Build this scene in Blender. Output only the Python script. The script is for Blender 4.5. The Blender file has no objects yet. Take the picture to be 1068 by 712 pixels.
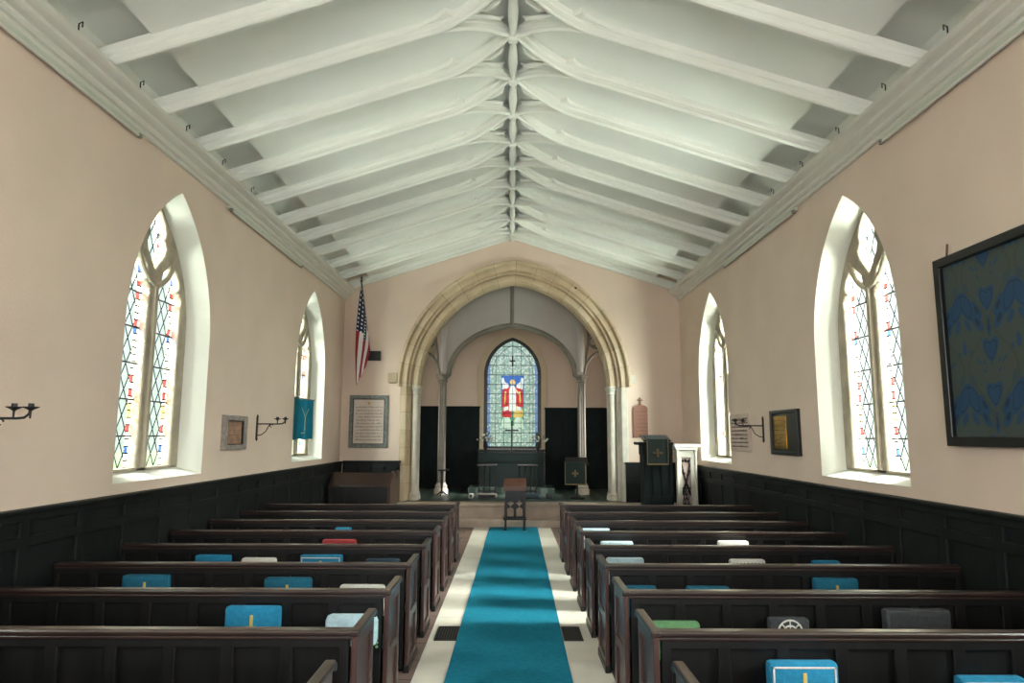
import bpy, bmesh, math, random
from mathutils import Vector, Matrix
random.seed(7)
PI = math.pi
sc = bpy.context.scene
COL = sc.collection

# ------------------------------------------------------------------ camera
F = 712.0; CAMH = 1.85; PITCH = math.atan(98/712); ROLL = math.radians(0.2)
cd = bpy.data.cameras.new('camera'); cam = bpy.data.objects.new('camera', cd); COL.objects.link(cam)
cd.sensor_width = 36; cd.lens = 36*F/1068; cd.clip_start = .05; cd.clip_end = 300
cam.location = (0, 0, CAMH)
cam.rotation_euler = (Matrix.Rotation(PI/2+PITCH, 4, 'X') @ Matrix.Rotation(ROLL, 4, 'Z')).to_euler()
sc.camera = cam

def ray(px, py):
    u = (px-534)/F; w = (356-py)/F
    u, w = u*math.cos(ROLL)-w*math.sin(ROLL), u*math.sin(ROLL)+w*math.cos(ROLL)
    return (u, math.cos(PITCH)-w*math.sin(PITCH), math.sin(PITCH)+w*math.cos(PITCH))
def atY(px, py, y):
    d = ray(px, py); s = y/d[1]; return Vector((d[0]*s, y, CAMH+d[2]*s))
def atX(px, py, x):
    d = ray(px, py); s = x/d[0]; return Vector((x, d[1]*s, CAMH+d[2]*s))

# ------------------------------------------------------------------ materials
def srgb(r, g, b):
    f = lambda c: (c/255/12.92 if c/255 <= .04045 else ((c/255+.055)/1.055)**2.4)
    return (f(r), f(g), f(b), 1)
MATS = {}
def mat(name, col, rough=.6, var=.12, scale=6, bump=.0, bscale=40, metal=0, spec=.5, stretch=None, coat=0):
    m = bpy.data.materials.new(name); m.use_nodes = True
    nt = m.node_tree; N = nt.nodes; L = nt.links
    b = N['Principled BSDF']
    b.inputs['Roughness'].default_value = rough; b.inputs['Metallic'].default_value = metal
    b.inputs['Specular IOR Level'].default_value = spec
    if coat: b.inputs['Coat Weight'].default_value = coat; b.inputs['Coat Roughness'].default_value = .25
    tc = N.new('ShaderNodeTexCoord'); mp = N.new('ShaderNodeMapping'); L.new(tc.outputs['Object'], mp.inputs[0])
    if stretch: mp.inputs['Scale'].default_value = stretch
    ns = N.new('ShaderNodeTexNoise'); ns.inputs['Scale'].default_value = scale; ns.inputs['Detail'].default_value = 5
    L.new(mp.outputs[0], ns.inputs['Vector'])
    cr = N.new('ShaderNodeValToRGB'); L.new(ns.outputs['Fac'], cr.inputs[0])
    cr.color_ramp.elements[0].position = .3; cr.color_ramp.elements[1].position = .7
    cr.color_ramp.elements[0].color = tuple(c*(1-var) for c in col[:3])+(1,)
    cr.color_ramp.elements[1].color = tuple(min(1, c*(1+var)) for c in col[:3])+(1,)
    L.new(cr.outputs[0], b.inputs['Base Color'])
    if bump:
        n2 = N.new('ShaderNodeTexNoise'); n2.inputs['Scale'].default_value = bscale; L.new(mp.outputs[0], n2.inputs['Vector'])
        bp = N.new('ShaderNodeBump'); bp.inputs['Strength'].default_value = bump; bp.inputs['Distance'].default_value = .01
        L.new(n2.outputs['Fac'], bp.inputs['Height']); L.new(bp.outputs[0], b.inputs['Normal'])
    MATS[name] = m
    return m
M_wall = mat('pink_limewash', srgb(222, 200, 184), .9, .04, 1.3, .15, 30)
M_reveal = mat('white_limewash', srgb(232, 230, 220), .85, .03, 2, .1, 30)
M_ceil = mat('white_ceiling_paint', srgb(230, 231, 226), .8, .03, 1.5, .05, 30)
M_trim = mat('white_gloss_trim', srgb(218, 214, 206), .6, .03, 3)
M_rib = mat('soft_white_rib_paint', srgb(226, 226, 219), .8, .03, 3)
M_stone = mat('honey_limestone', srgb(196, 172, 138), .85, .22, 5, .3, 50)
M_palestone = mat('pale_limestone', srgb(212, 205, 192), .85, .1, 5, .2, 50)
M_mull = mat('window_limestone', srgb(168, 156, 138), .85, .2, 5, .3, 50)
M_grey = mat('grey_plaster', srgb(186, 182, 178), .85, .05, 2, .1, 30)
M_shaft = mat('grey_stone_shaft', srgb(128, 124, 114), .6, .12, 5)
M_wood = mat('dark_oak', srgb(20, 19, 19), .36, .35, 3, .08, 60, stretch=(6, 6, 1), spec=.4)
M_woodrail = mat('polished_oak_rail', srgb(40, 27, 24), .28, .3, 3, .03, 60, stretch=(1, 6, 6), spec=.6, coat=.5)
M_woodend = mat('pinkish_oak_end', srgb(66, 42, 38), .36, .3, 3, .05, 60, stretch=(6, 6, 1), coat=.2)  # lighter, pinker oak than the pew backs
M_wains = mat('blackened_oak_panelling', srgb(19, 23, 23), .55, .35, 3, .08, 60, stretch=(6, 6, 1), spec=.25)
M_black = mat('black_teal_boarding', srgb(24, 33, 33), .7, .2, 4, spec=.15)
M_brownwood = mat('warm_brown_wood', srgb(92, 62, 52), .4, .2, 4, stretch=(1, 6, 6))
M_iron = mat('wrought_iron', srgb(26, 27, 28), .5, .2, 10)
M_lead = mat('lead', srgb(50, 54, 58), .6, .1, 10)
M_batten = mat('batten_plastic', srgb(196, 200, 186), .5, .05, 3)
M_blue = mat('turquoise_needlepoint', srgb(26, 122, 162), .95, .15, 40, .4, 200)
M_teal = mat('dark_teal_needlepoint', srgb(20, 96, 124), .95, .15, 40, .4, 200)
M_navy = mat('slate_needlepoint', srgb(44, 66, 84), .95, .15, 40, .4, 200)
M_white = mat('cream_needlepoint', srgb(214, 210, 206), .95, .08, 60, .5, 150)
M_pale = mat('pale_blue_needlepoint', srgb(176, 200, 214), .95, .14, 30, .5, 150)
M_green = mat('sage_green_needlepoint', srgb(96, 140, 98), .95, .15, 40, .4, 200)
M_red = mat('red_needlepoint', srgb(136, 40, 44), .95, .15, 40, .4, 200)
M_charcoal = mat('charcoal_needlepoint', srgb(60, 62, 66), .95, .2, 40, .4, 200)
M_gold = mat('gold_thread', srgb(196, 170, 96), .6, .1, 40)
M_dimgold = mat('tarnished_gold_thread', srgb(112, 92, 60), .7, .15, 40)
M_greencloth = mat('dark_green_brocade', srgb(9, 28, 27), .8, .2, 30, .2, 120)
M_banner = mat('peacock_banner_cloth', srgb(16, 120, 140), .85, .12, 8, .2, 120)
M_marble = mat('green_veined_marble', srgb(104, 108, 102), .5, .5, 30)
M_paper = mat('inscription_stone', srgb(206, 190, 178), .7, .06, 8)
M_ink = mat('inscription_paint', srgb(96, 78, 76), .8, .1, 8)
M_plaqstone = mat('pinkish_tablet_stone', srgb(196, 176, 164), .8, .08, 6)
M_greystone = mat('mottled_grey_marble', srgb(150, 140, 134), .6, .3, 14)
M_copper = mat('copper_plate', srgb(160, 122, 100), .5, .25, 8)
M_hymn = mat('reddish_brown_board', srgb(136, 86, 66), .5, .15, 6, stretch=(1, 1, 8))
M_leaf = mat('leaf', srgb(40, 62, 40), .6, .3, 20)
M_petal = mat('petal', srgb(220, 222, 212), .7, .08, 20)
M_flagpole = mat('dark_varnished_pole', srgb(40, 26, 22), .4, .2, 8)
M_darkglass = mat('black_lacquer_frame', srgb(12, 15, 17), .35, .2, 8)
M_goldrefl = mat('gold_reflection_metal', srgb(206, 150, 50), .22, .25, 9, metal=1)  # gold colour stands in for the window reflected in the plaque
M_border = mat('white_stone_slabs', srgb(228, 222, 212), .6, .07, 2.5, .1, 30)
M_step = mat('pale_worn_step_stone', srgb(178, 160, 148), .7, .16, 4, .15, 40)
M_grate = mat('cast_iron_grate', srgb(34, 32, 34), .5, .2, 14)
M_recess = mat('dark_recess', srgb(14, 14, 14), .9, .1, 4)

def nodes(m): return m.node_tree.nodes, m.node_tree.links
def mnode(N, L, op, a, b=None, c=None):
    n = N.new('ShaderNodeMath'); n.operation = op
    for i, v in enumerate((a, b, c)):
        if v is None: continue
        if isinstance(v, (int, float)): n.inputs[i].default_value = v
        else: L.new(v, n.inputs[i])
    return n.outputs[0]
def mixc(N, L, fac, a, b):
    n = N.new('ShaderNodeMix'); n.data_type = 'RGBA'
    if isinstance(fac, (int, float)): n.inputs['Factor'].default_value = fac
    else: L.new(fac, n.inputs['Factor'])
    for s, v in (('A', a), ('B', b)):
        i = [q for q in n.inputs if q.name == s and q.type == 'RGBA'][0]
        if isinstance(v, tuple): i.default_value = v
        else: L.new(v, i)
    return [q for q in n.outputs if q.type == 'RGBA'][0]

# carpet: pile
M_carpet = mat('turquoise_carpet_pile', srgb(34, 130, 160), .98, .1, 25, .6, 300, spec=.1)
# floor : worn flags
def floor_mat():
    m = mat('brown_floor_tiles', srgb(128, 106, 100), .6, .2, 3, .2, 30)
    N, L = nodes(m); b = N['Principled BSDF']; cr = [n for n in N if n.type == 'VALTORGB'][0]
    tc = N.new('ShaderNodeTexCoord'); br = N.new('ShaderNodeTexBrick'); L.new(tc.outputs['Object'], br.inputs['Vector'])
    br.inputs['Scale'].default_value = 1; br.inputs['Brick Width'].default_value = .46; br.inputs['Row Height'].default_value = .46
    br.offset = .5; br.inputs['Mortar Size'].default_value = .006
    br.inputs['Mortar'].default_value = srgb(70, 58, 54); br.inputs['Color1'].default_value = (1, 1, 1, 1); br.inputs['Color2'].default_value = (.8, .8, .8, 1)
    mx = N.new('ShaderNodeMix'); mx.data_type = 'RGBA'; mx.blend_type = 'MULTIPLY'; mx.inputs['Factor'].default_value = 1
    ia = [q for q in mx.inputs if q.type == 'RGBA']; L.new(cr.outputs[0], ia[0]); L.new(br.outputs['Color'], ia[1])
    L.new([q for q in mx.outputs if q.type == 'RGBA'][0], b.inputs['Base Color']); return m
M_floor = floor_mat()
def tile_mat():
    m = mat('green_white_chancel_tiles', srgb(60, 74, 66), .35, .3, 6)
    N, L = nodes(m); b = N['Principled BSDF']
    tc = N.new('ShaderNodeTexCoord'); mp = N.new('ShaderNodeMapping'); L.new(tc.outputs['Object'], mp.inputs[0]); mp.inputs['Rotation'].default_value = (0, 0, PI/4)
    ch = N.new('ShaderNodeTexChecker'); ch.inputs['Scale'].default_value = 4.5; L.new(mp.outputs[0], ch.inputs['Vector'])
    ch.inputs['Color1'].default_value = srgb(24, 50, 42); ch.inputs['Color2'].default_value = srgb(84, 96, 88)
    L.new(ch.outputs['Color'], b.inputs['Base Color']); return m
M_tile = tile_mat()
# block stone for the arch: voussoir joints as per-face variation
def arch_mat():
    m = mat('weathered_arch_stone', srgb(212, 194, 166), .85, .14, 3, .3, 50)
    N, L = nodes(m); b = N['Principled BSDF']; cr = [n for n in N if n.type == 'VALTORGB'][0]
    uv = N.new('ShaderNodeUVMap'); sx = N.new('ShaderNodeSeparateXYZ'); L.new(uv.outputs[0], sx.inputs[0])
    fl = mnode(N, L, 'FLOOR', mnode(N, L, 'DIVIDE', sx.outputs[0], .38))
    wn = N.new('ShaderNodeTexWhiteNoise'); wn.noise_dimensions = '1D'; L.new(fl, wn.inputs['W'])
    fr = mnode(N, L, 'FRACT', mnode(N, L, 'DIVIDE', sx.outputs[0], .38))
    jt = mnode(N, L, 'LESS_THAN', fr, .03)
    c1 = mixc(N, L, mnode(N, L, 'MULTIPLY', wn.outputs['Value'], .4), cr.outputs[0], srgb(176, 146, 110))
    # darker joint lines between the blocks
    c2 = mixc(N, L, mnode(N, L, 'MULTIPLY', jt, .45), c1, srgb(130, 110, 86))
    L.new(c2, b.inputs['Base Color']); return m
M_arch = arch_mat()

def glass_mat(name, mode):
    """leaded glass: UV in metres, u across the light (0 at its middle), v up."""
    m = bpy.data.materials.new(name); m.use_nodes = True; N, L = nodes(m); N.remove(N['Principled BSDF'])
    out = N['Material Output']
    uv = N.new('ShaderNodeUVMap'); s = N.new('ShaderNodeSeparateXYZ'); L.new(uv.outputs[0], s.inputs[0]); u, v = s.outputs[0], s.outputs[1]
    lead = srgb(62, 70, 78)
    def line(x, period, w):
        f = mnode(N, L, 'FRACT', mnode(N, L, 'DIVIDE', x, period))
        d = mnode(N, L, 'ABSOLUTE', mnode(N, L, 'SUBTRACT', f, .5))
        return mnode(N, L, 'GREATER_THAN', d, .5-w/period/2)
    nz = N.new('ShaderNodeTexNoise'); nz.inputs['Scale'].default_value = 14; L.new(uv.outputs[0], nz.inputs['Vector'])
    base = mixc(N, L, nz.outputs['Fac'], (.74, .82, .76, 1), (.97, .99, .94, 1))
    au = mnode(N, L, 'ABSOLUTE', u)
    if mode == 'quarry':
        a = mnode(N, L, 'ADD', u, mnode(N, L, 'MULTIPLY', v, .55)); b = mnode(N, L, 'SUBTRACT', u, mnode(N, L, 'MULTIPLY', v, .55))
        dl = mnode(N, L, 'MAXIMUM', line(a, .15, .012), line(b, .15, .012))
        col = mixc(N, L, dl, base, lead)
        inb = mnode(N, L, 'GREATER_THAN', au, .165)
        row = mnode(N, L, 'FLOOR', mnode(N, L, 'DIVIDE', v, .075)); side = mnode(N, L, 'SIGN', u)
        wn = N.new('ShaderNodeTexWhiteNoise'); wn.noise_dimensions = '2D'
        cb = N.new('ShaderNodeCombineXYZ'); L.new(row, cb.inputs[0]); L.new(side, cb.inputs[1]); L.new(cb.outputs[0], wn.inputs['Vector'])
        rp = N.new('ShaderNodeValToRGB'); rp.color_ramp.interpolation = 'CONSTANT'; L.new(wn.outputs['Value'], rp.inputs[0])
        e = rp.color_ramp.elements; e[0].color = (.85, .9, .86, 1); e[1].position = .42; e[1].color = (.72, .25, .26, 1)
        for p, c in ((.55, (.9, .92, .85, 1)), (.66, (.22, .34, .66, 1)), (.8, (.8, .85, .85, 1)), (.9, (.85, .7, .4, 1))):
            q = e.new(p); q.color = c
        bl = mnode(N, L, 'MAXIMUM', line(v, .075, .014), mnode(N, L, 'LESS_THAN', mnode(N, L, 'ABSOLUTE', mnode(N, L, 'SUBTRACT', au, .165)), .004))
        sq = mixc(N, L, mnode(N, L, 'LESS_THAN', mnode(N, L, 'ABSOLUTE', mnode(N, L, 'SUBTRACT', au, .2)), .034), base, rp.outputs[0])
        bc = mixc(N, L, bl, sq, lead)
        col = mixc(N, L, inb, col, bc)
    else:
        # painted grisaille with a rectangular lead grid
        n3 = N.new('ShaderNodeTexVoronoi'); n3.inputs['Scale'].default_value = 14; L.new(uv.outputs[0], n3.inputs['Vector'])
        g = mixc(N, L, mnode(N, L, 'GREATER_THAN', n3.outputs['Distance'], .42), base, (.66, .76, .70, 1))
        sp = mixc(N, L, mnode(N, L, 'LESS_THAN', n3.outputs['Distance'], .12), g, (.7, .76, .55, 1))
        bd = mnode(N, L, 'MULTIPLY', mnode(N, L, 'GREATER_THAN', au, .61), 1)
        c2 = mixc(N, L, mnode(N, L, 'MULTIPLY', bd, mnode(N, L, 'GREATER_THAN', n3.outputs['Distance'], .25)), sp, (.5, .6, .76, 1))
        col = c2
    tr = N.new('ShaderNodeBsdfTransparent'); L.new(col, tr.inputs[0])
    tl = N.new('ShaderNodeBsdfTranslucent'); L.new(col, tl.inputs[0])
    mx = N.new('ShaderNodeMixShader'); mx.inputs[0].default_value = .015
    L.new(tr.outputs[0], mx.inputs[1]); L.new(tl.outputs[0], mx.inputs[2]); L.new(mx.outputs[0], out.inputs[0])
    return m
M_quarry = glass_mat('leaded_quarry_glass', 'quarry')
M_gris = glass_mat('painted_grisaille_glass', 'grid')
def tint(name, c):
    m = bpy.data.materials.new(name); m.use_nodes = True; N, L = nodes(m); N.remove(N['Principled BSDF'])
    nz = N.new('ShaderNodeTexNoise'); nz.inputs['Scale'].default_value = 25
    col = mixc(N, L, nz.outputs['Fac'], tuple(x*.6 for x in c)+(1,), tuple(min(1, x*1.3) for x in c)+(1,))
    tr = N.new('ShaderNodeBsdfTransparent'); L.new(col, tr.inputs[0])
    tl = N.new('ShaderNodeBsdfTranslucent'); L.new(col, tl.inputs[0])
    mx = N.new('ShaderNodeMixShader'); mx.inputs[0].default_value = .3
    L.new(tr.outputs[0], mx.inputs[1]); L.new(tl.outputs[0], mx.inputs[2]); L.new(mx.outputs[0], N['Material Output'].inputs[0])
    return m
G_red = tint('ruby_glass', (.55, .05, .06)); G_blue = tint('cobalt_glass', (.06, .14, .42)); G_white = tint('white_glass', (.85, .85, .78))
G_skin = tint('flesh_glass', (.75, .5, .38)); G_gold = tint('amber_glass', (.75, .5, .15)); G_green = tint('green_glass', (.12, .3, .2)); G_sage = tint('pale_sage_glass', (.6, .72, .6))

# ------------------------------------------------------------------ mesh helpers
def link(name, me, m, parent=None, smooth=False):
    o = bpy.data.objects.new(name, me); COL.objects.link(o)
    if m is not None and not me.materials:
        for q in (m if isinstance(m, (list, tuple)) else [m]): me.materials.append(q)
    if smooth:
        for p in me.polygons: p.use_smooth = True
        try: me.set_sharp_from_angle(angle=math.radians(40))
        except Exception: pass
    if parent is not None:
        o.parent = parent
        o.matrix_parent_inverse = Matrix.Identity(4)
        # parts are authored in world space: bring them into the parent's space
        me.transform(world(parent).inverted())
    return o
def world(o):
    M = Matrix.LocRotScale(o.location, o.rotation_euler, o.scale)
    return (world(o.parent) @ M) if o.parent else M
def obj(name, bm, m, parent=None, smooth=False):
    me = bpy.data.meshes.new(name)
    bmesh.ops.recalc_face_normals(bm, faces=bm.faces)
    bm.to_mesh(me); bm.free()
    return link(name, me, m, parent, smooth)
def tag(o, label=None, cat=None, group=None, kind=None):
    if label: o['label'] = label
    if cat: o['category'] = cat
    if group: o['group'] = group
    if kind: o['kind'] = kind
    return o
def empty(name, loc=(0, 0, 0), rz=0):
    o = bpy.data.objects.new(name, None); COL.objects.link(o); o.location = loc; o.rotation_euler = (0, 0, rz); o.empty_display_size = .1
    return o
def thing(name, label, cat, loc, rz=0, group=None):
    return tag(empty(name, loc, rz), label, cat, group)
def struct(o): o['kind'] = 'structure'; return o
def copy_tree(o, parent=None):
    c = o.copy(); COL.objects.link(c)
    if parent is not None: c.parent = parent
    for ch in list(o.children): copy_tree(ch, c)
    return c

def box(bm, x0, x1, y0, y1, z0, z1, bev=0, rot=None, mi=0):
    v = [bm.verts.new((x, y, z)) for x in (x0, x1) for y in (y0, y1) for z in (z0, z1)]
    fs = [bm.faces.new([v[i] for i in q]) for q in ((0, 1, 3, 2), (4, 6, 7, 5), (0, 4, 5, 1), (2, 3, 7, 6), (0, 2, 6, 4), (1, 5, 7, 3))]
    for f in fs: f.material_index = mi
    if bev:
        es = list({e for f in fs for e in f.edges})
        r = bmesh.ops.bevel(bm, geom=es, offset=bev, segments=2, affect='EDGES', profile=.5, clamp_overlap=True)
        v = list({q for f in r['faces'] for q in f.verts} | {q for q in v if q.is_valid})
    if rot is not None:
        bmesh.ops.transform(bm, matrix=rot, verts=[q for q in v if q.is_valid])
    return v
def tube(bm, pts, r, n=8, cap=True):
    pts = [Vector(p) for p in pts]; rr = r if isinstance(r, (list, tuple)) else [r]*len(pts)
    rings = []; prev = None
    for i, p in enumerate(pts):
        t = (pts[min(i+1, len(pts)-1)]-pts[max(i-1, 0)]).normalized()
        if prev is None:
            a = Vector((0, 0, 1)) if abs(t.z) < .9 else Vector((1, 0, 0)); nrm = t.cross(a).normalized()
        else:
            nrm = (prev-t*prev.dot(t)).normalized()
        prev = nrm; b = t.cross(nrm)
        rings.append([bm.verts.new(p+(nrm*math.cos(2*PI*k/n)+b*math.sin(2*PI*k/n))*rr[i]) for k in range(n)])
    for a, b in zip(rings, rings[1:]):
        for k in range(n): bm.faces.new((a[k], a[(k+1) % n], b[(k+1) % n], b[k]))
    if cap: bm.faces.new(rings[0][::-1]); bm.faces.new(rings[-1])
def lathe(bm, prof, c=(0, 0, 0), n=20):
    c = Vector(c); rings = []
    for r, z in prof:
        if r < 1e-5: rings.append([bm.verts.new(c+Vector((0, 0, z)))])
        else: rings.append([bm.verts.new(c+Vector((r*math.cos(2*PI*k/n), r*math.sin(2*PI*k/n), z))) for k in range(n)])
    for a, b in zip(rings, rings[1:]):
        for k in range(n):
            k2 = (k+1) % n
            if len(a) == 1 and len(b) == 1: continue
            if len(a) == 1: bm.faces.new((a[0], b[k2], b[k]))
            elif len(b) == 1: bm.faces.new((a[k], a[k2], b[0]))
            else: bm.faces.new((a[k], a[k2], b[k2], b[k]))
    if len(rings[0]) > 1: bm.faces.new(rings[0][::-1])
    if len(rings[-1]) > 1: bm.faces.new(rings[-1])
def frame(o, u, v, w):
    return Matrix((( u[0], v[0], w[0], o[0]), (u[1], v[1], w[1], o[1]), (u[2], v[2], w[2], o[2]), (0, 0, 0, 1)))
def plate_mesh(loops, thick, bevel=0, M=None, bres=1):
    """flat outline (first loop) with holes (other loops), thickness centred on w=0, bevelled edge."""
    cu = bpy.data.curves.new('outline', 'CURVE'); cu.dimensions = '2D'; cu.fill_mode = 'BOTH'
    cu.extrude = max(thick/2-bevel, 0); cu.bevel_depth = bevel; cu.bevel_resolution = bres; cu.offset = -bevel
    for lp in loops:
        s = cu.splines.new('POLY'); s.points.add(len(lp)-1); s.use_cyclic_u = True
        for p, q in zip(s.points, lp): p.co = (q[0], q[1], 0, 1)
    o = bpy.data.objects.new('tmp', cu); COL.objects.link(o)
    dg = bpy.context.evaluated_depsgraph_get(); dg.update()
    me = bpy.data.meshes.new_from_object(o.evaluated_get(dg))
    bpy.data.objects.remove(o); bpy.data.curves.remove(cu)
    bm = bmesh.new(); bm.from_mesh(me); bmesh.ops.remove_doubles(bm, verts=bm.verts, dist=1e-5)
    bmesh.ops.recalc_face_normals(bm, faces=bm.faces)
    uvl = bm.loops.layers.uv.verify()
    for f in bm.faces:
        f.smooth = False
        for l in f.loops: l[uvl].uv = (l.vert.co.x, l.vert.co.y)
    if M is not None:
        bm.transform(M)
        if M.determinant() < 0: bmesh.ops.reverse_faces(bm, faces=bm.faces)
    bm.to_mesh(me); bm.free(); me.materials.clear()
    return me
def plate(name, loops, thick, m, parent=None, M=None, bevel=0, smooth=False, bres=1):
    return link(name, plate_mesh(loops, thick, bevel, M, bres), m, parent, smooth)
def sweep(path, prof, out, dep, closed_prof=False, uvs=True):
    """path: list of (point, outward normal); profile points (u along outward normal, v along dep)."""
    bm = bmesh.new(); uvl = bm.loops.layers.uv.verify(); rows = []; s = 0; ss = []
    dep = Vector(dep)
    for i, (p, n) in enumerate(path):
        if i: s += (Vector(p)-Vector(path[i-1][0])).length
        ss.append(s)
        rows.append([bm.verts.new(Vector(p)+Vector(n)*u+dep*v) for u, v in prof])
    K = len(prof)
    for i in range(len(rows)-1):
        for k in range(K if closed_prof else K-1):
            k2 = (k+1) % K
            f = bm.faces.new((rows[i][k], rows[i][k2], rows[i+1][k2], rows[i+1][k]))
            for l, (sv, kk) in zip(f.loops, ((ss[i], k), (ss[i], k2), (ss[i+1], k2), (ss[i+1], k))): l[uvl].uv = (sv, kk*.05)
    if closed_prof:
        for r, rev in ((rows[0], True), (rows[-1], False)):
            try: bm.faces.new(r[::-1] if rev else r)
            except Exception: pass
    return bm
def gothic(w, zs, zb, R=None, n=14, c=0.0):
    """pointed arch outline half-width w, spring zs, base zb; R arc radius (default 2w equilateral)."""
    R = R or 2*w; off = R-w; rise = math.sqrt(R*R-off*off); th = math.acos(off/R)
    pts = [(c-w, zb), (c+w, zb)]
    for i in range(n+1):
        a = th*i/n; pts.append((c-off+R*math.cos(a), zs+R*math.sin(a)))
    for i in range(n-1, -1, -1):
        a = th*i/n; pts.append((c+off-R*math.cos(a), zs+R*math.sin(a)))
    return pts

# ------------------------------------------------------------------ dimensions
HW = 3.73; YE = 15.0; YB = -4.4
ZAP = 6.40; SLOPE = .325
def zc(x): return ZAP-SLOPE*abs(x)
WIN_Y = [-3.1, 2.15, 7.42, 12.66]
WZB, WZS, WW = 1.385, 2.95, .925

# ------------------------------------------------------------------ floor
bm = bmesh.new(); box(bm, -HW-.4, HW+.4, YB-.3, 14.24, -.2, 0)
f = struct(obj('floor', bm, M_floor))
bm = bmesh.new(); box(bm, -HW, HW, 14.236, 14.62, -.1, .135, .012)
struct(obj('trim_1', bm, M_step))
bm = bmesh.new(); box(bm, -HW, HW, 14.60, 15.9, -.1, .38); box(bm, -HW, HW, 14.575, 15.9, .38, .44, .015)
struct(obj('trim_2', bm, M_step))
bm = bmesh.new(); box(bm, -3.2, 3.2, 15.05, 19.0, .3, .452)
struct(obj('floor', bm, M_tile))
# pale slabs either side of the carpet
for i, s in enumerate((-1, 1)):
    bm = bmesh.new(); y = YB+.2; xi, xo = .44*s, .775*s; rnd = random.Random(3+i)
    while y < 14.2:
        d = rnd.choice((1.0, 1.25, 1.4)); y2 = min(y+d, 14.225)
        if y2-y > .05: box(bm, min(xi, xo)+.02, max(xi, xo)+.02, y+.003, y2-.003, -.02, .006)
        y = y2
    struct(obj('trim_%d' % (3+i), bm, M_border))
# ground outside
bm = bmesh.new(); box(bm, -90, 90, -90, 110, -.9, -.7)
struct(obj('ground', bm, mat('grass_outside', srgb(120, 140, 100), .95, .3, 2)))

# ------------------------------------------------------------------ carpet + grates
bm = bmesh.new()
v = []
N_ = 60
for i in range(N_+1):
    y = YB+.4+(14.2-YB-.4)*i/N_
    c = -.02+.06*max(0, (y-5))/9
    for x in (-.485, .485): v.append((x+c, y))
vs = [bm.verts.new((x, y, .016)) for x, y in v]; vb = [bm.verts.new((x, y, .007)) for x, y in v]
for i in range(N_):
    a = 2*i
    bm.faces.new((vs[a], vs[a+1], vs[a+3], vs[a+2])); bm.faces.new((vs[a+1], vb[a+1], vb[a+3], vs[a+3])); bm.faces.new((vs[a], vs[a+2], vb[a+2], vb[a]))
bm.faces.new((vs[0], vb[0], vb[1], vs[1])); bm.faces.new((vs[-1], vb[-1], vb[-2], vs[-2]))
tag(obj('aisle_carpet', bm, M_carpet), 'long turquoise carpet runner laid down the middle of the aisle', 'carpet')
def grate(x0, x1, y0, y1, label):
    t = thing('floor_grate', label, 'floor grate', ((x0+x1)/2, (y0+y1)/2, .006), 0, 'floor grates')
    bm = bmesh.new()
    for a, b, c, d in ((x0, x1, y0, y0+.02), (x0, x1, y1-.02, y1), (x0, x0+.015, y0, y1), (x1-.015, x1, y0, y1)): box(bm, a, b, c, d, .006, .014)
    obj('frame', bm, M_grate, t)
    bm = bmesh.new(); n = 7
    for k in range(n):
        x = x0+.02+(x1-x0-.04)*(k+.5)/n; box(bm, x-.007, x+.007, y0+.02, y1-.02, .0065, .012)
    for k in range(1, 4):
        y = y0+(y1-y0)*k/4; box(bm, x0+.015, x1-.015, y-.004, y+.004, .0065, .011)
    obj('bars', bm, M_grate, t)
    bm = bmesh.new(); box(bm, x0+.01, x1-.01, y0+.01, y1-.01, .0061, .0068); obj('dark_well', bm, M_recess, t)
grate(-.70, -.49, 6.5, 6.95, 'black iron floor grate left of the turquoise carpet')
grate(.485, .66, 6.5, 6.95, 'black iron floor grate right of the turquoise carpet')

# ------------------------------------------------------------------ side walls with window openings
def yz(s, x, flip=False):   # local (u=y, v=z, w=outward x)
    return frame((s*x, 0, 0), (0, 1, 0), (0, 0, 1), (s, 0, 0))
WIN_IN = .70
for s, nm in ((-1, 'left'), (1, 'right')):
    holes = [[(y+WIN_Y[i], z) for y, z in gothic(WW, WZS, WZB)] for i in range(4)]
    outer = [(YB-.3, -.2), (YE+.7, -.2), (YE+.7, 5.75), (YB-.3, 5.75)]
    W = struct(plate('wall_%s' % nm, [outer]+holes, .3, M_wall, None, yz(s, HW+.15)))
    holes2 = [[(y+WIN_Y[i], z) for y, z in gothic(.80, WZS+.07, WZB+.09)] for i in range(4)]
    o2 = plate('wall_outer_face', [outer]+holes2, .12, M_mull, W, yz(s, HW+.36))

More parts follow.
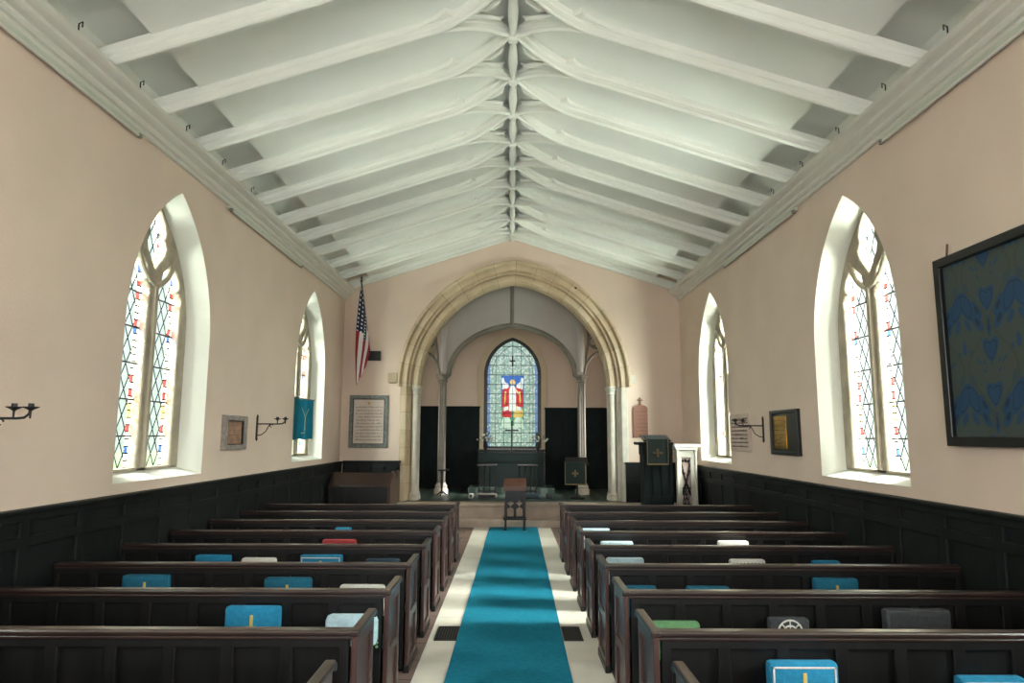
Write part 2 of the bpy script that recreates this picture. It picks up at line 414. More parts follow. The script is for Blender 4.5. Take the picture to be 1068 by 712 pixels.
# windows
def spline_window(s, y0, idx, visible=True):
    """stone tracery window in side wall s centred y0."""
    t = empty('window_%d' % idx, (s*(HW+.3), y0, WZB)); struct(t)
    # splayed plaster reveal
    A = gothic(WW-.002, WZS, WZB+.002); B = gothic(.775, WZS+.06, WZB+.115)
    bm = bmesh.new()
    rings = []
    for lp, x in ((A, HW+.001), (B, HW+.36)):
        rings.append([bm.verts.new((s*x, y0+u, v)) for u, v in lp])
    n = len(A)
    for k in range(n): bm.faces.new((rings[0][k], rings[0][(k+1) % n], rings[1][(k+1) % n], rings[1][k]))
    obj('splayed_reveal', bm, M_reveal, t)
    # stone tracery : outer outline with two cusped lights and a top light
    xm = HW+.31
    M = frame((s*xm, y0, 0), (0, 1, 0), (0, 0, 1), (s, 0, 0))
    zb = WZB+.115
    def light(c):
        w = .245; zs = 3.33
        p = [(c-w, zb), (c+w, zb), (c+w, zs)]
        # trefoil ogee head: two lobes then a pointed top
        R = [(w, .0), (w+.02, .05), (w+.015, .11), (w-.03, .16), (w-.10, .175), (w-.06, .21), (w-.04, .27), (w-.07, .34), (w-.15, .40), (0, .50)]
        p = [(c-w, zb), (c+w, zb)]+[(c+a, zs+b) for a, b in R]+[(c-a, zs+b) for a, b in R[-2::-1]]
        return p
    def top():
        R = [(0, 3.66), (.09, 3.76), (.18, 3.86), (.21, 3.96), (.15, 4.04), (.18, 4.12), (.14, 4.22), (.07, 4.31), (0, 4.38)]
        return R+[(-a, b) for a, b in R[-2:0:-1]]
    def small(c, sg):
        R = [(0, 3.70), (.05, 3.76), (.035, 3.86), (-.01, 3.90), (-.045, 3.84), (-.03, 3.76)]
        return [(c+sg*a, b) for a, b in R]
    outer = gothic(.80, WZS+.06, WZB+.08)
    holes = [light(-.355), light(.355), top(), small(-.36, -1), small(.36, 1)]
    plate('stone_tracery', [outer]+holes, .16, M_mull, t, M, bevel=.028, bres=2)
    # front roll on mullion
    bm = bmesh.new(); tube(bm, [(s*(xm-.085), y0, zb), (s*(xm-.085), y0, 3.5)], .035, 8)
    for q in (-1, 1):
        tube(bm, [(s*(xm-.08), y0, 3.48)]+[(s*(xm-.08), y0+q*.44*math.sin(a), 3.5+.62*(1-math.cos(a))) for a in (.3, .6, .9, 1.15)], .028, 8)
    obj('mullion_roll', bm, M_mull, t, True)
    # glass lights
    for c in (-.355, .355):
        G = frame((s*(xm+.02), y0+c, 0), (0, 1, 0), (0, 0, 1), (s, 0, 0))
        lp = [(u-c, v) for u, v in light(c)]; lp = [(u*1.1, v+(.02 if v > 3 else -.01)) for u, v in lp]
        plate('leaded_light', [lp], .006, M_quarry, t, G)
        bm = bmesh.new(); z = zb+.33
        while z < 3.62:
            box(bm, s*(xm+.005)-.008, s*(xm+.005)+.008, y0+c-.25, y0+c+.25, z-.008, z+.008); z += .385
        obj('saddle_bars', bm, M_lead, t)
    G = frame((s*(xm+.02), y0, 0), (0, 1, 0), (0, 0, 1), (s, 0, 0))
    plate('top_light', [[(a*1.15, b) for a, b in top()]], .006, M_quarry, t, G)
    for sg in (-1, 1):
        G = frame((s*(xm+.02), y0+sg*.36, 0), (0, 1, 0), (0, 0, 1), (s, 0, 0))
        plate('eyelet_light', [[(a-sg*.36, b) for a, b in small(sg*.36, sg)]], .006, M_quarry, t, G)
    return t
k = 0
for s in (-1, 1):
    for y0 in WIN_Y:
        k += 1; w = spline_window(s, y0, k)
        if s == 1 and y0 == WIN_Y[3]:
            # iron opening casement
            bm = bmesh.new(); x = HW+.27
            for a, b, c, d in ((y0-.62, y0-.58, 2.3, 3.0), (y0-.14, y0-.10, 2.3, 3.0), (y0-.62, y0-.10, 2.3, 2.34), (y0-.62, y0-.10, 2.96, 3.0)):
                box(bm, x-.012, x+.012, a, b, c, d)
            obj('iron_casement', bm, M_iron, w)

# ------------------------------------------------------------------ ceiling, ribs, ridge
def ceil_slab():
    bm = bmesh.new()
    x1 = HW+.2; xe = 3.20; g = .15
    P = [(-x1, zc(x1)+g), (-xe, zc(xe)+g), (-xe, zc(xe)), (0, ZAP), (xe, zc(xe)), (xe, zc(xe)+g), (x1, zc(x1)+g), (x1, zc(x1)+.5), (0, ZAP+.5), (-x1, zc(x1)+.5)]
    a = [bm.verts.new((x, YB-.2, z)) for x, z in P]; b = [bm.verts.new((x, YE+.4, z)) for x, z in P]; n = len(P)
    for i in range(n): bm.faces.new((a[i], a[(i+1) % n], b[(i+1) % n], b[i]))
    f = [bm.faces.new(a), bm.faces.new(b[::-1])]; bmesh.ops.triangulate(bm, faces=f)
    return bm
CE = struct(obj('ceiling', ceil_slab(), M_ceil))
RIBP = .93; NODE0 = 7.06
RIBPROF = [(-.042, .02), (-.042, -.05), (-.034, -.065), (-.02, -.075), (-.02, -.115), (-.032, -.13), (-.028, -.152), (-.012, -.165), (.012, -.165), (.028, -.152), (.032, -.13), (.02, -.115), (.02, -.075), (.034, -.065), (.042, -.05), (.042, .02)]
def follow(path2, prof, side, scale=1):
    """rib body following a plan path (x,y) hung below the ceiling plane; prof (across, down)."""
    bm = bmesh.new(); rows = []
    P = [Vector((x, y)) for x, y in path2]
    for i, p in enumerate(P):
        t = (P[min(i+1, len(P)-1)]-P[max(i-1, 0)]).normalized(); n = Vector((-t.y, t.x))
        rows.append([bm.verts.new((side*(p.x+n.x*a*scale), p.y+n.y*a*scale, zc(p.x)+b)) for a, b in prof])
    for a, b in zip(rows, rows[1:]):
        for k in range(len(prof)-1): bm.faces.new((a[k], a[k+1], b[k+1], b[k]))
    bm.faces.new(rows[0]); bm.faces.new(rows[-1][::-1])
    return bm
XF = .78
BR = [(.78, 0), (.66, .03), (.54, .075), (.42, .135), (.30, .215), (.18, .315), (.07, .42), (.015, .465)]
SMALL = [(a*.7, b) for a, b in RIBPROF]
def merge(bm, b2):
    me = bpy.data.meshes.new('t'); b2.to_mesh(me); b2.free(); bm.from_mesh(me); bpy.data.meshes.remove(me)
i0 = -12
for i in range(i0, 9):
    yr = NODE0+RIBP*(i+.5)
    if yr > YE-.05: continue
    for s in (-1, 1):
        bm = follow([(HW+.05, yr), (2.5, yr), (1.2, yr), (XF-.02, yr)], RIBPROF, s)
        for q in (-1, 1):
            merge(bm, follow([(x, yr+q*dy) for x, dy in BR], SMALL, s))
        R = obj('rib', bm, M_rib, CE)
        # cusped tracery flanges beside each branch, just under the boarding
        for q in (-1, 1):
            inner = [(1.05, .0)]+BR[:-1]
            def by(x):
                for (xa_, ya_), (xb_, yb_) in zip(BR, BR[1:]):
                    if xb_ <= x <= xa_: return ya_+(yb_-ya_)*(xa_-x)/(xa_-xb_)
                return 0
            outr = [(x, by(x)-o) for x, o in ((.07, .05), (.14, .10), (.22, .085), (.29, .09), (.34, .13), (.37, .19), (.40, .14), (.46, .105), (.54, .10), (.61, .115), (.67, .15), (.70, .19), (.735, .13), (.80, .085), (.90, .06), (1.05, .03))]
            # cusps open away from the fork
            pts = [(x, q*dy) for x, dy in inner] 
            o_ = [(x, q*(dy)) for x, dy in outr]
            lo = [(s*x, yr+y, zc(x)-.055) for x, y in pts+o_]; hi = [(s*x, yr+y, zc(x)+.01) for x, y in pts+o_]
            b2 = bmesh.new(); A = [b2.verts.new(p) for p in lo]; B = [b2.verts.new(p) for p in hi]; n = len(A)
            for k in range(n): b2.faces.new((A[k], A[(k+1) % n], B[(k+1) % n], B[k]))
            f = b2.faces.new(A); f2 = b2.faces.new(B[::-1]); bmesh.ops.triangulate(b2, faces=[f, f2])
            obj('cusping', b2, M_rib, R)
        # small leaf bracket inside the fork
        b2 = bmesh.new()
        for q in (-1, 1):
            tube(b2, [(s*.40, yr+q*.03, zc(.4)-.05), (s*.27, yr+q*.075, zc(.27)-.09), (s*.15, yr+q*.15, zc(.15)-.10), (s*.10, yr+q*.2, zc(.1)-.05)], [.012, .034, .03, .012], 6)
        obj('leaf_bracket', b2, M_rib, R, True)
# end rib against the front wall
for s in (-1, 1):
    obj('rib', follow([(HW+.05, YE-.06), (2.0, YE-.06), (.02, YE-.06)], RIBPROF, s), M_rib, CE)
# ridge: spindle lengths between the crossings, hanging free of the apex
i = i0
while NODE0+RIBP*i < YE+.1:
    y = NODE0+RIBP*i
    bm = bmesh.new(); pr = []
    for k in range(13):
        t = k/12; yy = y+RIBP*t
        if yy > YE: break
        r = .026+.030*math.sin(PI*t)**1.5
        pr.append((yy, r))
    if len(pr) > 2:
        tube(bm, [(0, a, ZAP-.165) for a, r in pr], [r for a, r in pr], 10)
        obj('ridge_spindle', bm, M_rib, CE, True)
    bm = bmesh.new(); box(bm, -.055, .055, y-.05, y+.05, ZAP-.22, ZAP+.0, .02)
    obj('ridge_boss', bm, M_rib, CE)
    i += 1
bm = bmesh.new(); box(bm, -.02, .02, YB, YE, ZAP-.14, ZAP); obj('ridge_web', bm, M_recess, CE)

# cornice (trim): moulded profile in (inward, up)
CZ = 4.825
CPROF = [(0, 0), (.035, 0), (.045, .02), (.04, .045), (.07, .05), (.085, .07), (.082, .10), (.125, .115), (.15, .13), (.152, .165), (.19, .175), (.215, .185), (.235, .20), (.235, .232), (.225, .25), (0, .25)]
for s, i in ((-1, 5), (1, 6)):
    bm = bmesh.new(); a = [bm.verts.new((s*(HW-u), YB, CZ+v)) for u, v in CPROF]; b = [bm.verts.new((s*(HW-u), YE, CZ+v)) for u, v in CPROF]
    for k in range(len(a)): bm.faces.new((a[k], a[(k+1) % len(a)], b[(k+1) % len(a)], b[k]))
    bm.faces.new(a); bm.faces.new(b[::-1])
    struct(obj('trim_%d' % i, bm, M_trim))
for s in (-1, 1):
    bm = bmesh.new(); a, b = sorted((s*(HW-.004), s*(HW-.03))); box(bm, a, b, YB, YE, CZ+.24, zc(HW)+.2); obj('wall_plate_board', bm, M_ceil, CE)
# hooks standing on the cornice
ords = ['nearest', 'second', 'third', 'fourth', 'fifth']
for s, side in ((-1, 'left'), (1, 'right')):
    for n_ in range(5):
        y = 5.15+RIBP*n_
        bm = bmesh.new(); x = s*(HW-.2)
        tube(bm, [(x, y, CZ+.25), (x, y, CZ+.33), (x-s*.03, y, CZ+.345), (x-s*.03, y, CZ+.30)], .006, 6)
        tag(obj('metal_hook', bm, M_iron), 'small black hook standing on top of the %s cornice, %s from the camera' % (side, ords[n_]), 'hook', 'hooks on the cornices')

# fluorescent battens
def batten(s, y0, y1, label):
    x = HW-.03; t = thing('strip_light', label, 'light fitting', (s*x, (y0+y1)/2, CZ-.05), 0, 'strip lights below the cornice')
    bm = bmesh.new(); box(bm, s*x-.03, s*x+.03, y0, y1, CZ-.05, CZ-.005, .012); obj('housing', bm, M_batten, t)
    bm = bmesh.new(); tube(bm, [(s*(x-.02), y0+.05, CZ-.062), (s*(x-.02), y1-.05, CZ-.062)], .014, 10); obj('fluorescent_tube', bm, M_trim, t, True)
    for y in (y0, y1-.05):
        bm = bmesh.new(); box(bm, s*(x-.02)-.016, s*(x-.02)+.016, y, y+.05, CZ-.082, CZ-.04, .004); obj('end_cap', bm, M_shaft, t)
batten(-1, 3.2, 6.42, 'long pale strip light under the left cornice at the near end')
batten(-1, 8.6, 11.66, 'long pale strip light under the left cornice between the two left windows')
batten(1, 3.2, 6.5, 'long pale strip light under the right cornice above the dark framed fabric')
batten(1, 8.6, 11.58, 'long pale strip light under the right cornice between the two right windows')

# ------------------------------------------------------------------ front wall with chancel arch
AC = .045; R_IN = 2.39; OFF = .30; ZSPR = 2.91
def arch_outline(R, zb, n=28, c=AC):
    w = R-OFF; th = math.acos(OFF/R); pts = [(c-w, zb), (c+w, zb)]
    # two arcs centred left/right of the middle
    for i in range(n+1):
        a = th*i/n; pts.append((c-OFF+R*math.cos(a), ZSPR+R*math.sin(a)))
    for i in range(n-1, -1, -1):
        a = th*i/n; pts.append((c+OFF-R*math.cos(a), ZSPR+R*math.sin(a)))
    return pts
XZ = lambda y: frame((0, y, 0), (1, 0, 0), (0, 0, 1), (0, 1, 0))
wf = [(-HW-.3, .0), (HW+.3, .0), (HW+.3, zc(HW+.3)+.35), (0, ZAP+.35), (-HW-.3, zc(HW+.3)+.35)]
struct(plate('wall_front', [wf, arch_outline(R_IN+.30, .40)], .68, M_wall, None, XZ(YE+.34)))
def arch_path(n=30, jamb=True):
    P = []
    th = math.acos(OFF/R_IN)
    for i in range(n+1):
        a = th*i/n; P.append(((AC-OFF+R_IN*math.cos(a), YE, ZSPR+R_IN*math.sin(a)), (math.cos(a), 0, math.sin(a))))
    # blend the mitre at the crown
    P[-1] = (P[-1][0], (0, 0, 1/math.sin(th)))
    for i in range(n-1, -1, -1):
        a = th*i/n; P.append(((AC+OFF-R_IN*math.cos(a), YE, ZSPR+R_IN*math.sin(a)), (-math.cos(a), 0, math.sin(a))))
    return P
APROF = [(.40, .02), (.475, .02), (.475, -.06), (.455, -.11), (.42, -.12), (.40, -.09), (.39, -.01), (.36, -.01), (.355, -.04), (.33, -.05), (.27, -.05), (.255, -.03), (.25, .06), (.225, .06), (.22, .02), (.205, .01), (.19, .02), (.185, .16), (.16, .16), (.15, .10), (.12, .085), (.04, .10), (.03, .15), (.015, .155), (0, .20), (0, .50), (.02, .56), (.08, .62), (.15, .64), (.17, .70), (.40, .70)]
arch = struct(obj('trim_7', sweep(arch_path(), APROF, None, (0, 1, 0)), M_arch, None, True))
JP = [(.40, .02), (.40, -.0), (.385, -.025), (.33, -.03), (.27, -.015), (.25, .02), (.24, .08), (.21, .13), (.19, .12), (.18, .16), (.18, .55), (.2, .7), (.40, .70)]
for s in (-1, 1):
    x = AC+s*(R_IN-OFF)
    path = [((x, YE, .44+ (ZSPR-.44)*k/8), (s, 0, 0)) for k in range(9)]
    J = obj('jamb', sweep(path, JP, None, (0, 1, 0)), M_arch if s < 0 else M_palestone, arch, True)
    for dy in (.20, .50):
        c = (x+s*.085, YE+dy, 0)
        bm = bmesh.new(); lathe(bm, [(.068, .62), (.068, ZSPR-.14)], c, 18); obj('shaft', bm, M_palestone, arch, True)
        bm = bmesh.new(); lathe(bm, [(.105, .44), (.105, .53), (.09, .55), (.098, .58), (.08, .61), (.07, .64)], c, 18); obj('base', bm, M_palestone, arch, True)
        bm = bmesh.new(); lathe(bm, [(.07, ZSPR-.16), (.088, ZSPR-.14), (.075, ZSPR-.12), (.088, ZSPR-.07), (.11, ZSPR-.04), (.10, ZSPR-.03), (.12, ZSPR-.01), (.12, ZSPR+.02)], c, 18); obj('capital', bm, M_palestone if s < 0 else M_reveal, arch, True)
# hood-mould stops
bm = bmesh.new(); box(bm, -2.71, -2.49, YE-.13, YE+.02, 2.98, 3.2, .03); obj('hood_stop', bm, M_arch, arch)
bm = bmesh.new(); box(bm, 2.59, 2.72, YE-.02, YE+.02, 2.99, 3.17, .004)
tag(obj('wall_plate', bm, M_palestone), 'small blank pale plate on the front wall just right of the arch springing', 'plate')
# crown hole in the arch (small dark knot)
bm = bmesh.new(); p = atY(600.5, 300, YE-.04); lathe(bm, [(.0, 0), (.03, 0), (.03, .02), (0, .02)], (0, 0, 0), 12)
bm.transform(Matrix.Translation(p) @ Matrix.Rotation(PI/2, 4, 'X')); obj('lamp_hole', bm, M_recess, arch)

# back wall (behind the camera) with unseen window openings added for the rear fill lamp
struct(plate('wall_back', [[(-HW-.3, -.2), (HW+.3, -.2), (HW+.3, zc(HW+.3)+.35), (0, ZAP+.35), (-HW-.3, zc(HW+.3)+.35)], gothic(1.3, 2.9, 1.2), [(u-2.6, v) for u, v in gothic(.5, 2.6, 1.2)], [(u+2.6, v) for u, v in gothic(.5, 2.6, 1.2)]], .3, M_wall, None, XZ(YB-.15)))

# ------------------------------------------------------------------ chancel
for s, nm in ((-1, 'left'), (1, 'right')):
    sd = [(15.6, .3), (19.1, .3), (19.1, 6.3), (15.6, 6.3)]
    hole = [(u+16.25, v) for u, v in gothic(.36, 3.0, 1.9)]  # side opening out of view, added to let the chancel lamp in
    struct(plate('wall_chancel_%s' % nm, [sd, hole], .3, M_wall, None, yz(s, 3.05)))
bm = bmesh.new(); box(bm, -3.3, 3.3, 15.6, 19.2, 6.1, 6.3); struct(obj('ceiling', bm, M_grey))
bm = bmesh.new(); box(bm, -3.1, 3.1, 16.9, 19.0, 4.95, 5.1); struct(obj('ceiling', bm, M_grey))
YW = 18.62
ew = gothic(.80, 3.50, 1.50, R=1.08, c=.02)
struct(plate('wall_chancel_front', [[(-3.1, .3), (3.1, .3), (3.1, 5.2), (-3.1, 5.2)], ew], .3, M_wall, None, XZ(YW+.15)))
# screen wall on the columns
YS = 16.80; XCOL = 1.70
def half(n=16, a=1.56, z0=3.30, b=1.20):
    pts = []
    for i in range(n+1):
        th = PI/2*i/n; pts.append((a*math.cos(th), z0+b*math.sin(th)+.06*(i/n)**4))
    return pts
hp = half()
central = [(1.56, .44)]+hp+[(-x, z) for x, z in hp[-2::-1]]+[(-1.56, .44)]
loops = [[(-1.80, 3.30)]+[(-x, z) for x, z in hp[0:]][0:]+[(x, z) for x, z in hp[-2::-1]]+[(1.80, 3.30), (1.80, 6.1), (-1.80, 6.1)]]
scr = struct(plate('wall_chancel_screen', loops, .16, M_grey, None, XZ(YS)))
bmx = []
pth = [((x, YS-.08, z), (0, 0, 0)) for x, z in hp]
def ell_path(a, z0, b, n=24):
    P = []
    for i in range(2*n+1):
        th = PI*i/(2*n); x = a*math.cos(th); z = z0+b*math.sin(th)+.06*(1-abs(1-i/n))**4
        nx, nz = math.cos(th)/a, math.sin(th)/b; l = math.hypot(nx, nz); P.append(((x, YS-.08, z), (nx/l, 0, nz/l)))
    return P
obj('arch_moulding', sweep(ell_path(1.56, 3.30, 1.2), [(0, .16), (-.05, .16), (-.06, .06), (-.03, .02), (-.03, -.02), (.0, -.03), (.05, -.015), (.06, .0)], None, (0, 1, 0)), M_shaft, scr, True)
bm = bmesh.new(); tube(bm, [(0, YS-.10, 4.55), (0, YS-.10, 6.1)], .03, 8); box(bm, -.05, .05, YS-.10, YS-.08, 4.55, 6.1, .01); obj('wall_rib', bm, M_shaft, scr)
for s in (-1, 1):
    bm = bmesh.new(); tube(bm, [(s*1.67, YS-.06, 3.40), (s*1.67, YS-.06, 6.1)], [.085, .1], 12); obj('wall_shaft', bm, M_grey, scr, True)
    # side bay: pierced spandrel bracket between column and side wall
    def arc(cx, cz, r, a0, a1, n=10): return [(cx+r*math.cos(a0+(a1-a0)*k/n), cz+r*math.sin(a0+(a1-a0)*k/n)) for k in range(n+1)]
    b2 = bmesh.new(); circ = lambda cx, cz, r, n=20: [(s*(cx+r*math.cos(2*PI*k/n)), YS-.04, cz+r*math.sin(2*PI*k/n)) for k in range(n+1)]
    tube(b2, circ(2.12, 4.22, .23), .03, 8)
    for q in range(3):
        a0 = PI/2+q*2*PI/3; tube(b2, [(s*(2.12+.11*math.cos(a0)+.11*math.cos(w_)), YS-.04, 4.22+.11*math.sin(a0)+.11*math.sin(w_)) for w_ in [a0-1.9+3.8*k/10 for k in range(11)]], .02, 6)
    tube(b2, [(s*1.80, YS-.04, 3.6), (s*1.86, YS-.04, 3.95), (s*1.9, YS-.04, 4.25), (s*1.84, YS-.04, 4.6), (s*1.8, YS-.04, 5.0)], .028, 8)
    tube(b2, [(s*2.12, YS-.04, 4.45), (s*2.12, YS-.04, 5.1)], .025, 8); tube(b2, [(s*1.8, YS-.04, 4.62), (s*2.12, YS-.04, 4.9), (s*2.4, YS-.04, 4.6), (s*2.6, YS-.04, 4.1), (s*2.34, YS-.04, 3.95)], .025, 8)
    obj('pierced_spandrel', b2, M_shaft, scr, True)
    bm = bmesh.new(); tube(bm, [(s*(1.78+.57*(1-math.cos(a))), YS-.06, 3.32+.62*math.sin(a)) for a in [PI/2*k/8 for k in range(9)]]+[(s*(2.9-.55*(1-math.cos(a))), YS-.06, 3.32+.62*math.sin(a)) for a in [PI/2*k/8 for k in range(7, -1, -1)]], .035, 8)
    obj('bracket_roll', bm, M_shaft, scr, True)
    # column
    t = empty('trim_%d' % (8 if s < 0 else 9), (s*XCOL, YS, .45)); struct(t)
    c = (s*XCOL+(.01 if s > 0 else -.0), YS, 0)
    bm = bmesh.new(); lathe(bm, [(.092, .72), (.085, 3.16)], c, 20)
    for a in range(4): lathe(bm, [(.04, .72), (.037, 3.16)], (c[0]+.075*math.cos(PI/4+a*PI/2), c[1]+.075*math.sin(PI/4+a*PI/2), 0), 10)
    obj('shaft', bm, M_shaft, t, True)
    bm = bmesh.new(); lathe(bm, [(.17, .452), (.17, .56), (.14, .6), (.15, .64), (.11, .7), (.10, .73)], c, 20); obj('base', bm, M_palestone, t, True)
    bm = bmesh.new(); lathe(bm, [(.10, 3.14), (.13, 3.16), (.105, 3.19), (.12, 3.23), (.17, 3.28), (.17, 3.33)], c, 8); obj('capital', bm, M_shaft, t)
# black boarding either side of the altar
def boarding(x0, x1, ztop, i, parent_label):
    bm = bmesh.new(); box(bm, x0, x1, YW-.08, YW, .452, ztop-.03); box(bm, x0-.02, x1+.02, YW-.11, YW, ztop-.04, ztop, .008)
    n = round((x1-x0)/.22)
    for k in range(n+1):
        x = x0+(x1-x0-.03)*k/n; box(bm, x, x+.03, YW-.095, YW-.075, .46, ztop-.04)
    for z in (.5, 1.55): box(bm, x0, x1, YW-.093, YW-.075, z, z+.07)
    struct(obj('trim_%d' % i, bm, M_black))
boarding(-2.85, -.87, 2.63, 10, '')
boarding(.90, 2.85, 2.60, 11, '')

# east window
t = empty('window_9', (.02, YW, 1.5)); struct(t)
gl = gothic(.685, 3.50, 1.56, R=.985, c=0)
A = gothic(.885, 3.50, 1.3, R=1.17, c=.02); B = gothic(.74, 3.50, 1.5, R=1.03, c=.02)
M = frame((.02, YW+.06, 0), (1, 0, 0), (0, 0, 1), (0, 1, 0))
fr_o = gothic(.80, 3.50, 1.49, R=1.08)
plate('frame', [fr_o, gl], .08, M_darkglass, t, M, bevel=.008)
plate('painted_glass', [gothic(.70, 3.50, 1.55, R=1.0), [(-.31, 2.06), (.31, 2.06), (.31, 3.48), (-.31, 3.48)]], .006, M_gris, t, frame((.02, YW+.08, 0), (1, 0, 0), (0, 0, 1), (0, 1, 0)))
hood = gothic(.95, 3.50, 1.3, R=1.22)
plate('plaster_margin', [hood, gothic(.79, 3.50, 1.29, R=1.07)], .03, mat('cream_window_margin', srgb(214, 196, 168), .85, .05, 3), t, frame((.02, YW-.012, 0), (1, 0, 0), (0, 0, 1), (0, 1, 0)), bevel=.01)
# lead grid
bm = bmesh.new(); yl = YW+.05
for k in range(-2, 3):
    x = .02+k*.23; ht = 3.5+math.sqrt(max(0, .985**2-(abs(k*.23)+.3)**2))
    box(bm, x-.006, x+.006, yl-.006, yl+.006, 1.56, ht)
z = 1.66; j = 0
while z < 4.4:
    hw = .685 if z < 3.5 else max(.05, math.sqrt(.985**2-(z-3.5)**2)-.3)
    box(bm, .02-hw, .02+hw, yl-.008, yl+.008, z-.008, z+.008); z += .262
obj('lead_grid', bm, M_lead, t)
# inner arched lead line and small cross in the head
bm = bmesh.new()
lp = gothic(.56, 3.50, 1.56, R=.86, c=.02)[1:]
tube(bm, [(x, yl+.01, z) for x, z in lp], .007, 6)
box(bm, .0, .04, yl-.01, yl, 3.72, 4.02); box(bm, -.06, .10, yl-.01, yl, 3.86, 3.90); obj('lead_arch', bm, M_lead, t)
# figure group in coloured pieces
PIECES = []
def piece(name, pts, m, d=0): PIECES.append((pts, m))
piece('blue_ground', [(-.31, 2.18), (.31, 2.18), (.31, 3.48), (-.31, 3.48)], G_blue, 0)
piece('lower_ground', [(-.31, 2.10), (.31, 2.10), (.31, 2.62), (-.31, 2.62)], G_green, .004)
# lower kneeling groups
for sg in (-1, 1):
    piece('white_robe', [(sg*.05, 2.06), (sg*.30, 2.06), (sg*.29, 2.26), (sg*.22, 2.36), (sg*.12, 2.38), (sg*.05, 2.25)], G_sage, .008)
    piece('kneeling_robe', [(sg*.03, 2.34), (sg*.27, 2.34), (sg*.28, 2.52), (sg*.2, 2.66), (sg*.1, 2.64), (sg*.04, 2.5)], G_gold if sg > 0 else G_red, .012)
    piece('shoulder', [(sg*.1, 2.55), (sg*.24, 2.5), (sg*.26, 2.66), (sg*.14, 2.72)], G_white, .016)
    piece('head', [(sg*.17+.045*math.cos(a), 2.76+.05*math.sin(a)) for a in [2*PI*k/10 for k in range(10)]], G_skin, .016)
    piece('cloak', [(sg*.06, 2.66), (sg*.30, 2.60), (sg*.285, 2.9), (sg*.26, 3.1), (sg*.12, 3.22), (sg*.05, 3.1)], G_red, .012)
    piece('cloak_fold', [(sg*.2, 2.7), (sg*.24, 2.7), (sg*.21, 3.05), (sg*.17, 3.05)], G_gold, .016)
    piece('wing', [(sg*.1, 3.15), (sg*.27, 3.1), (sg*.30, 3.4), (sg*.24, 3.42), (sg*.2, 3.28), (sg*.11, 3.25)], G_white, .012)
piece('central_robe', [(-.09, 2.5), (.09, 2.5), (.1, 2.8), (.085, 3.12), (.04, 3.2), (-.04, 3.2), (-.085, 3.12), (-.1, 2.8)], G_white, .018)
piece('halo', [(.075*math.cos(a), 3.29+.08*math.sin(a)) for a in [2*PI*k/14 for k in range(14)]], G_gold, .018)
piece('face', [(.04*math.cos(a), 3.28+.05*math.sin(a)) for a in [2*PI*k/12 for k in range(12)]], G_skin, .022)
piece('arm', [(.05, 3.08), (.17, 2.95), (.19, 2.99), (.07, 3.14)], G_skin, .022)

def inside(x, z, P):
    c = False; j = len(P)-1
    for i in range(len(P)):
        (xi, zi), (xj, zj) = P[i], P[j]
        if (zi > z) != (zj > z) and x < (xj-xi)*(z-zi)/(zj-zi)+xi: c = not c
        j = i
    return c
glm = []
for p in PIECES:
    if p[1] not in glm: glm.append(p[1])
bm = bmesh.new(); NX, NZ = 40, 92; gx = lambda i: .02-.31+.62*i/NX; gz = lambda j: 2.06+1.42*j/NZ
vv = [[bm.verts.new((gx(i), YW+.075, gz(j))) for j in range(NZ+1)] for i in range(NX+1)]
for i in range(NX):
    for j in range(NZ):
        x, z = (gx(i)+gx(i+1))/2-.02, (gz(j)+gz(j+1))/2; mi = None
        for pts, m_ in PIECES:
            if inside(x, z, pts): mi = glm.index(m_)
        f = bm.faces.new((vv[i][j], vv[i+1][j], vv[i+1][j+1], vv[i][j+1])); f.material_index = mi if mi is not None else glm.index(G_sage)
bmesh.ops.recalc_face_normals(bm, faces=bm.faces)
me = bpy.data.meshes.new('figure_panel'); bm.to_mesh(me); bm.free(); link('figure_panel', me, glm, t)

# altar
AY0, AY1 = 17.05, 17.75
t = thing('altar', 'wide dark green draped altar table beneath the painted window', 'altar', (0, 17.4, .452))
bm = bmesh.new(); box(bm, -.79, .77, AY0+.04, AY1, .6, 1.385); obj('body', bm, M_wood, t)
bm = bmesh.new(); box(bm, -.84, .82, AY0, AY1, 1.385, 1.425, .008); obj('altar_top', bm, M_greencloth, t)
bm = bmesh.new(); box(bm, -.83, .81, AY0+.005, AY0+.02, 1.22, 1.39)
for k in range(40): box(bm, -.82+k*.041, -.80+k*.041, AY0+.004, AY0+.02, 1.20, 1.23)
obj('superfrontal', bm, M_greencloth, t)
bm = bmesh.new(); box(bm, -.79, .77, AY0+.02, AY0+.035, .62, 1.22); obj('frontal', bm, M_greencloth, t)
bm = bmesh.new(); box(bm, -1.05, 1.03, AY0-.32, AY1+.1, .452, .6, .01); struct(obj('trim_12', bm, M_tile))
# retable shelf behind altar
t = thing('retable_shelf', 'dark wooden shelf behind the altar under the painted window', 'shelf', (0, 18.2, 1.2))
bm = bmesh.new(); box(bm, -.87, .87, 17.78, 18.5, 1.44, 1.49, .006); obj('shelf_board', bm, M_wood, t)
bm = bmesh.new(); box(bm, -.84, .84, 17.82, 18.48, .452, 1.44); obj('cupboard_body', bm, M_wood, t)
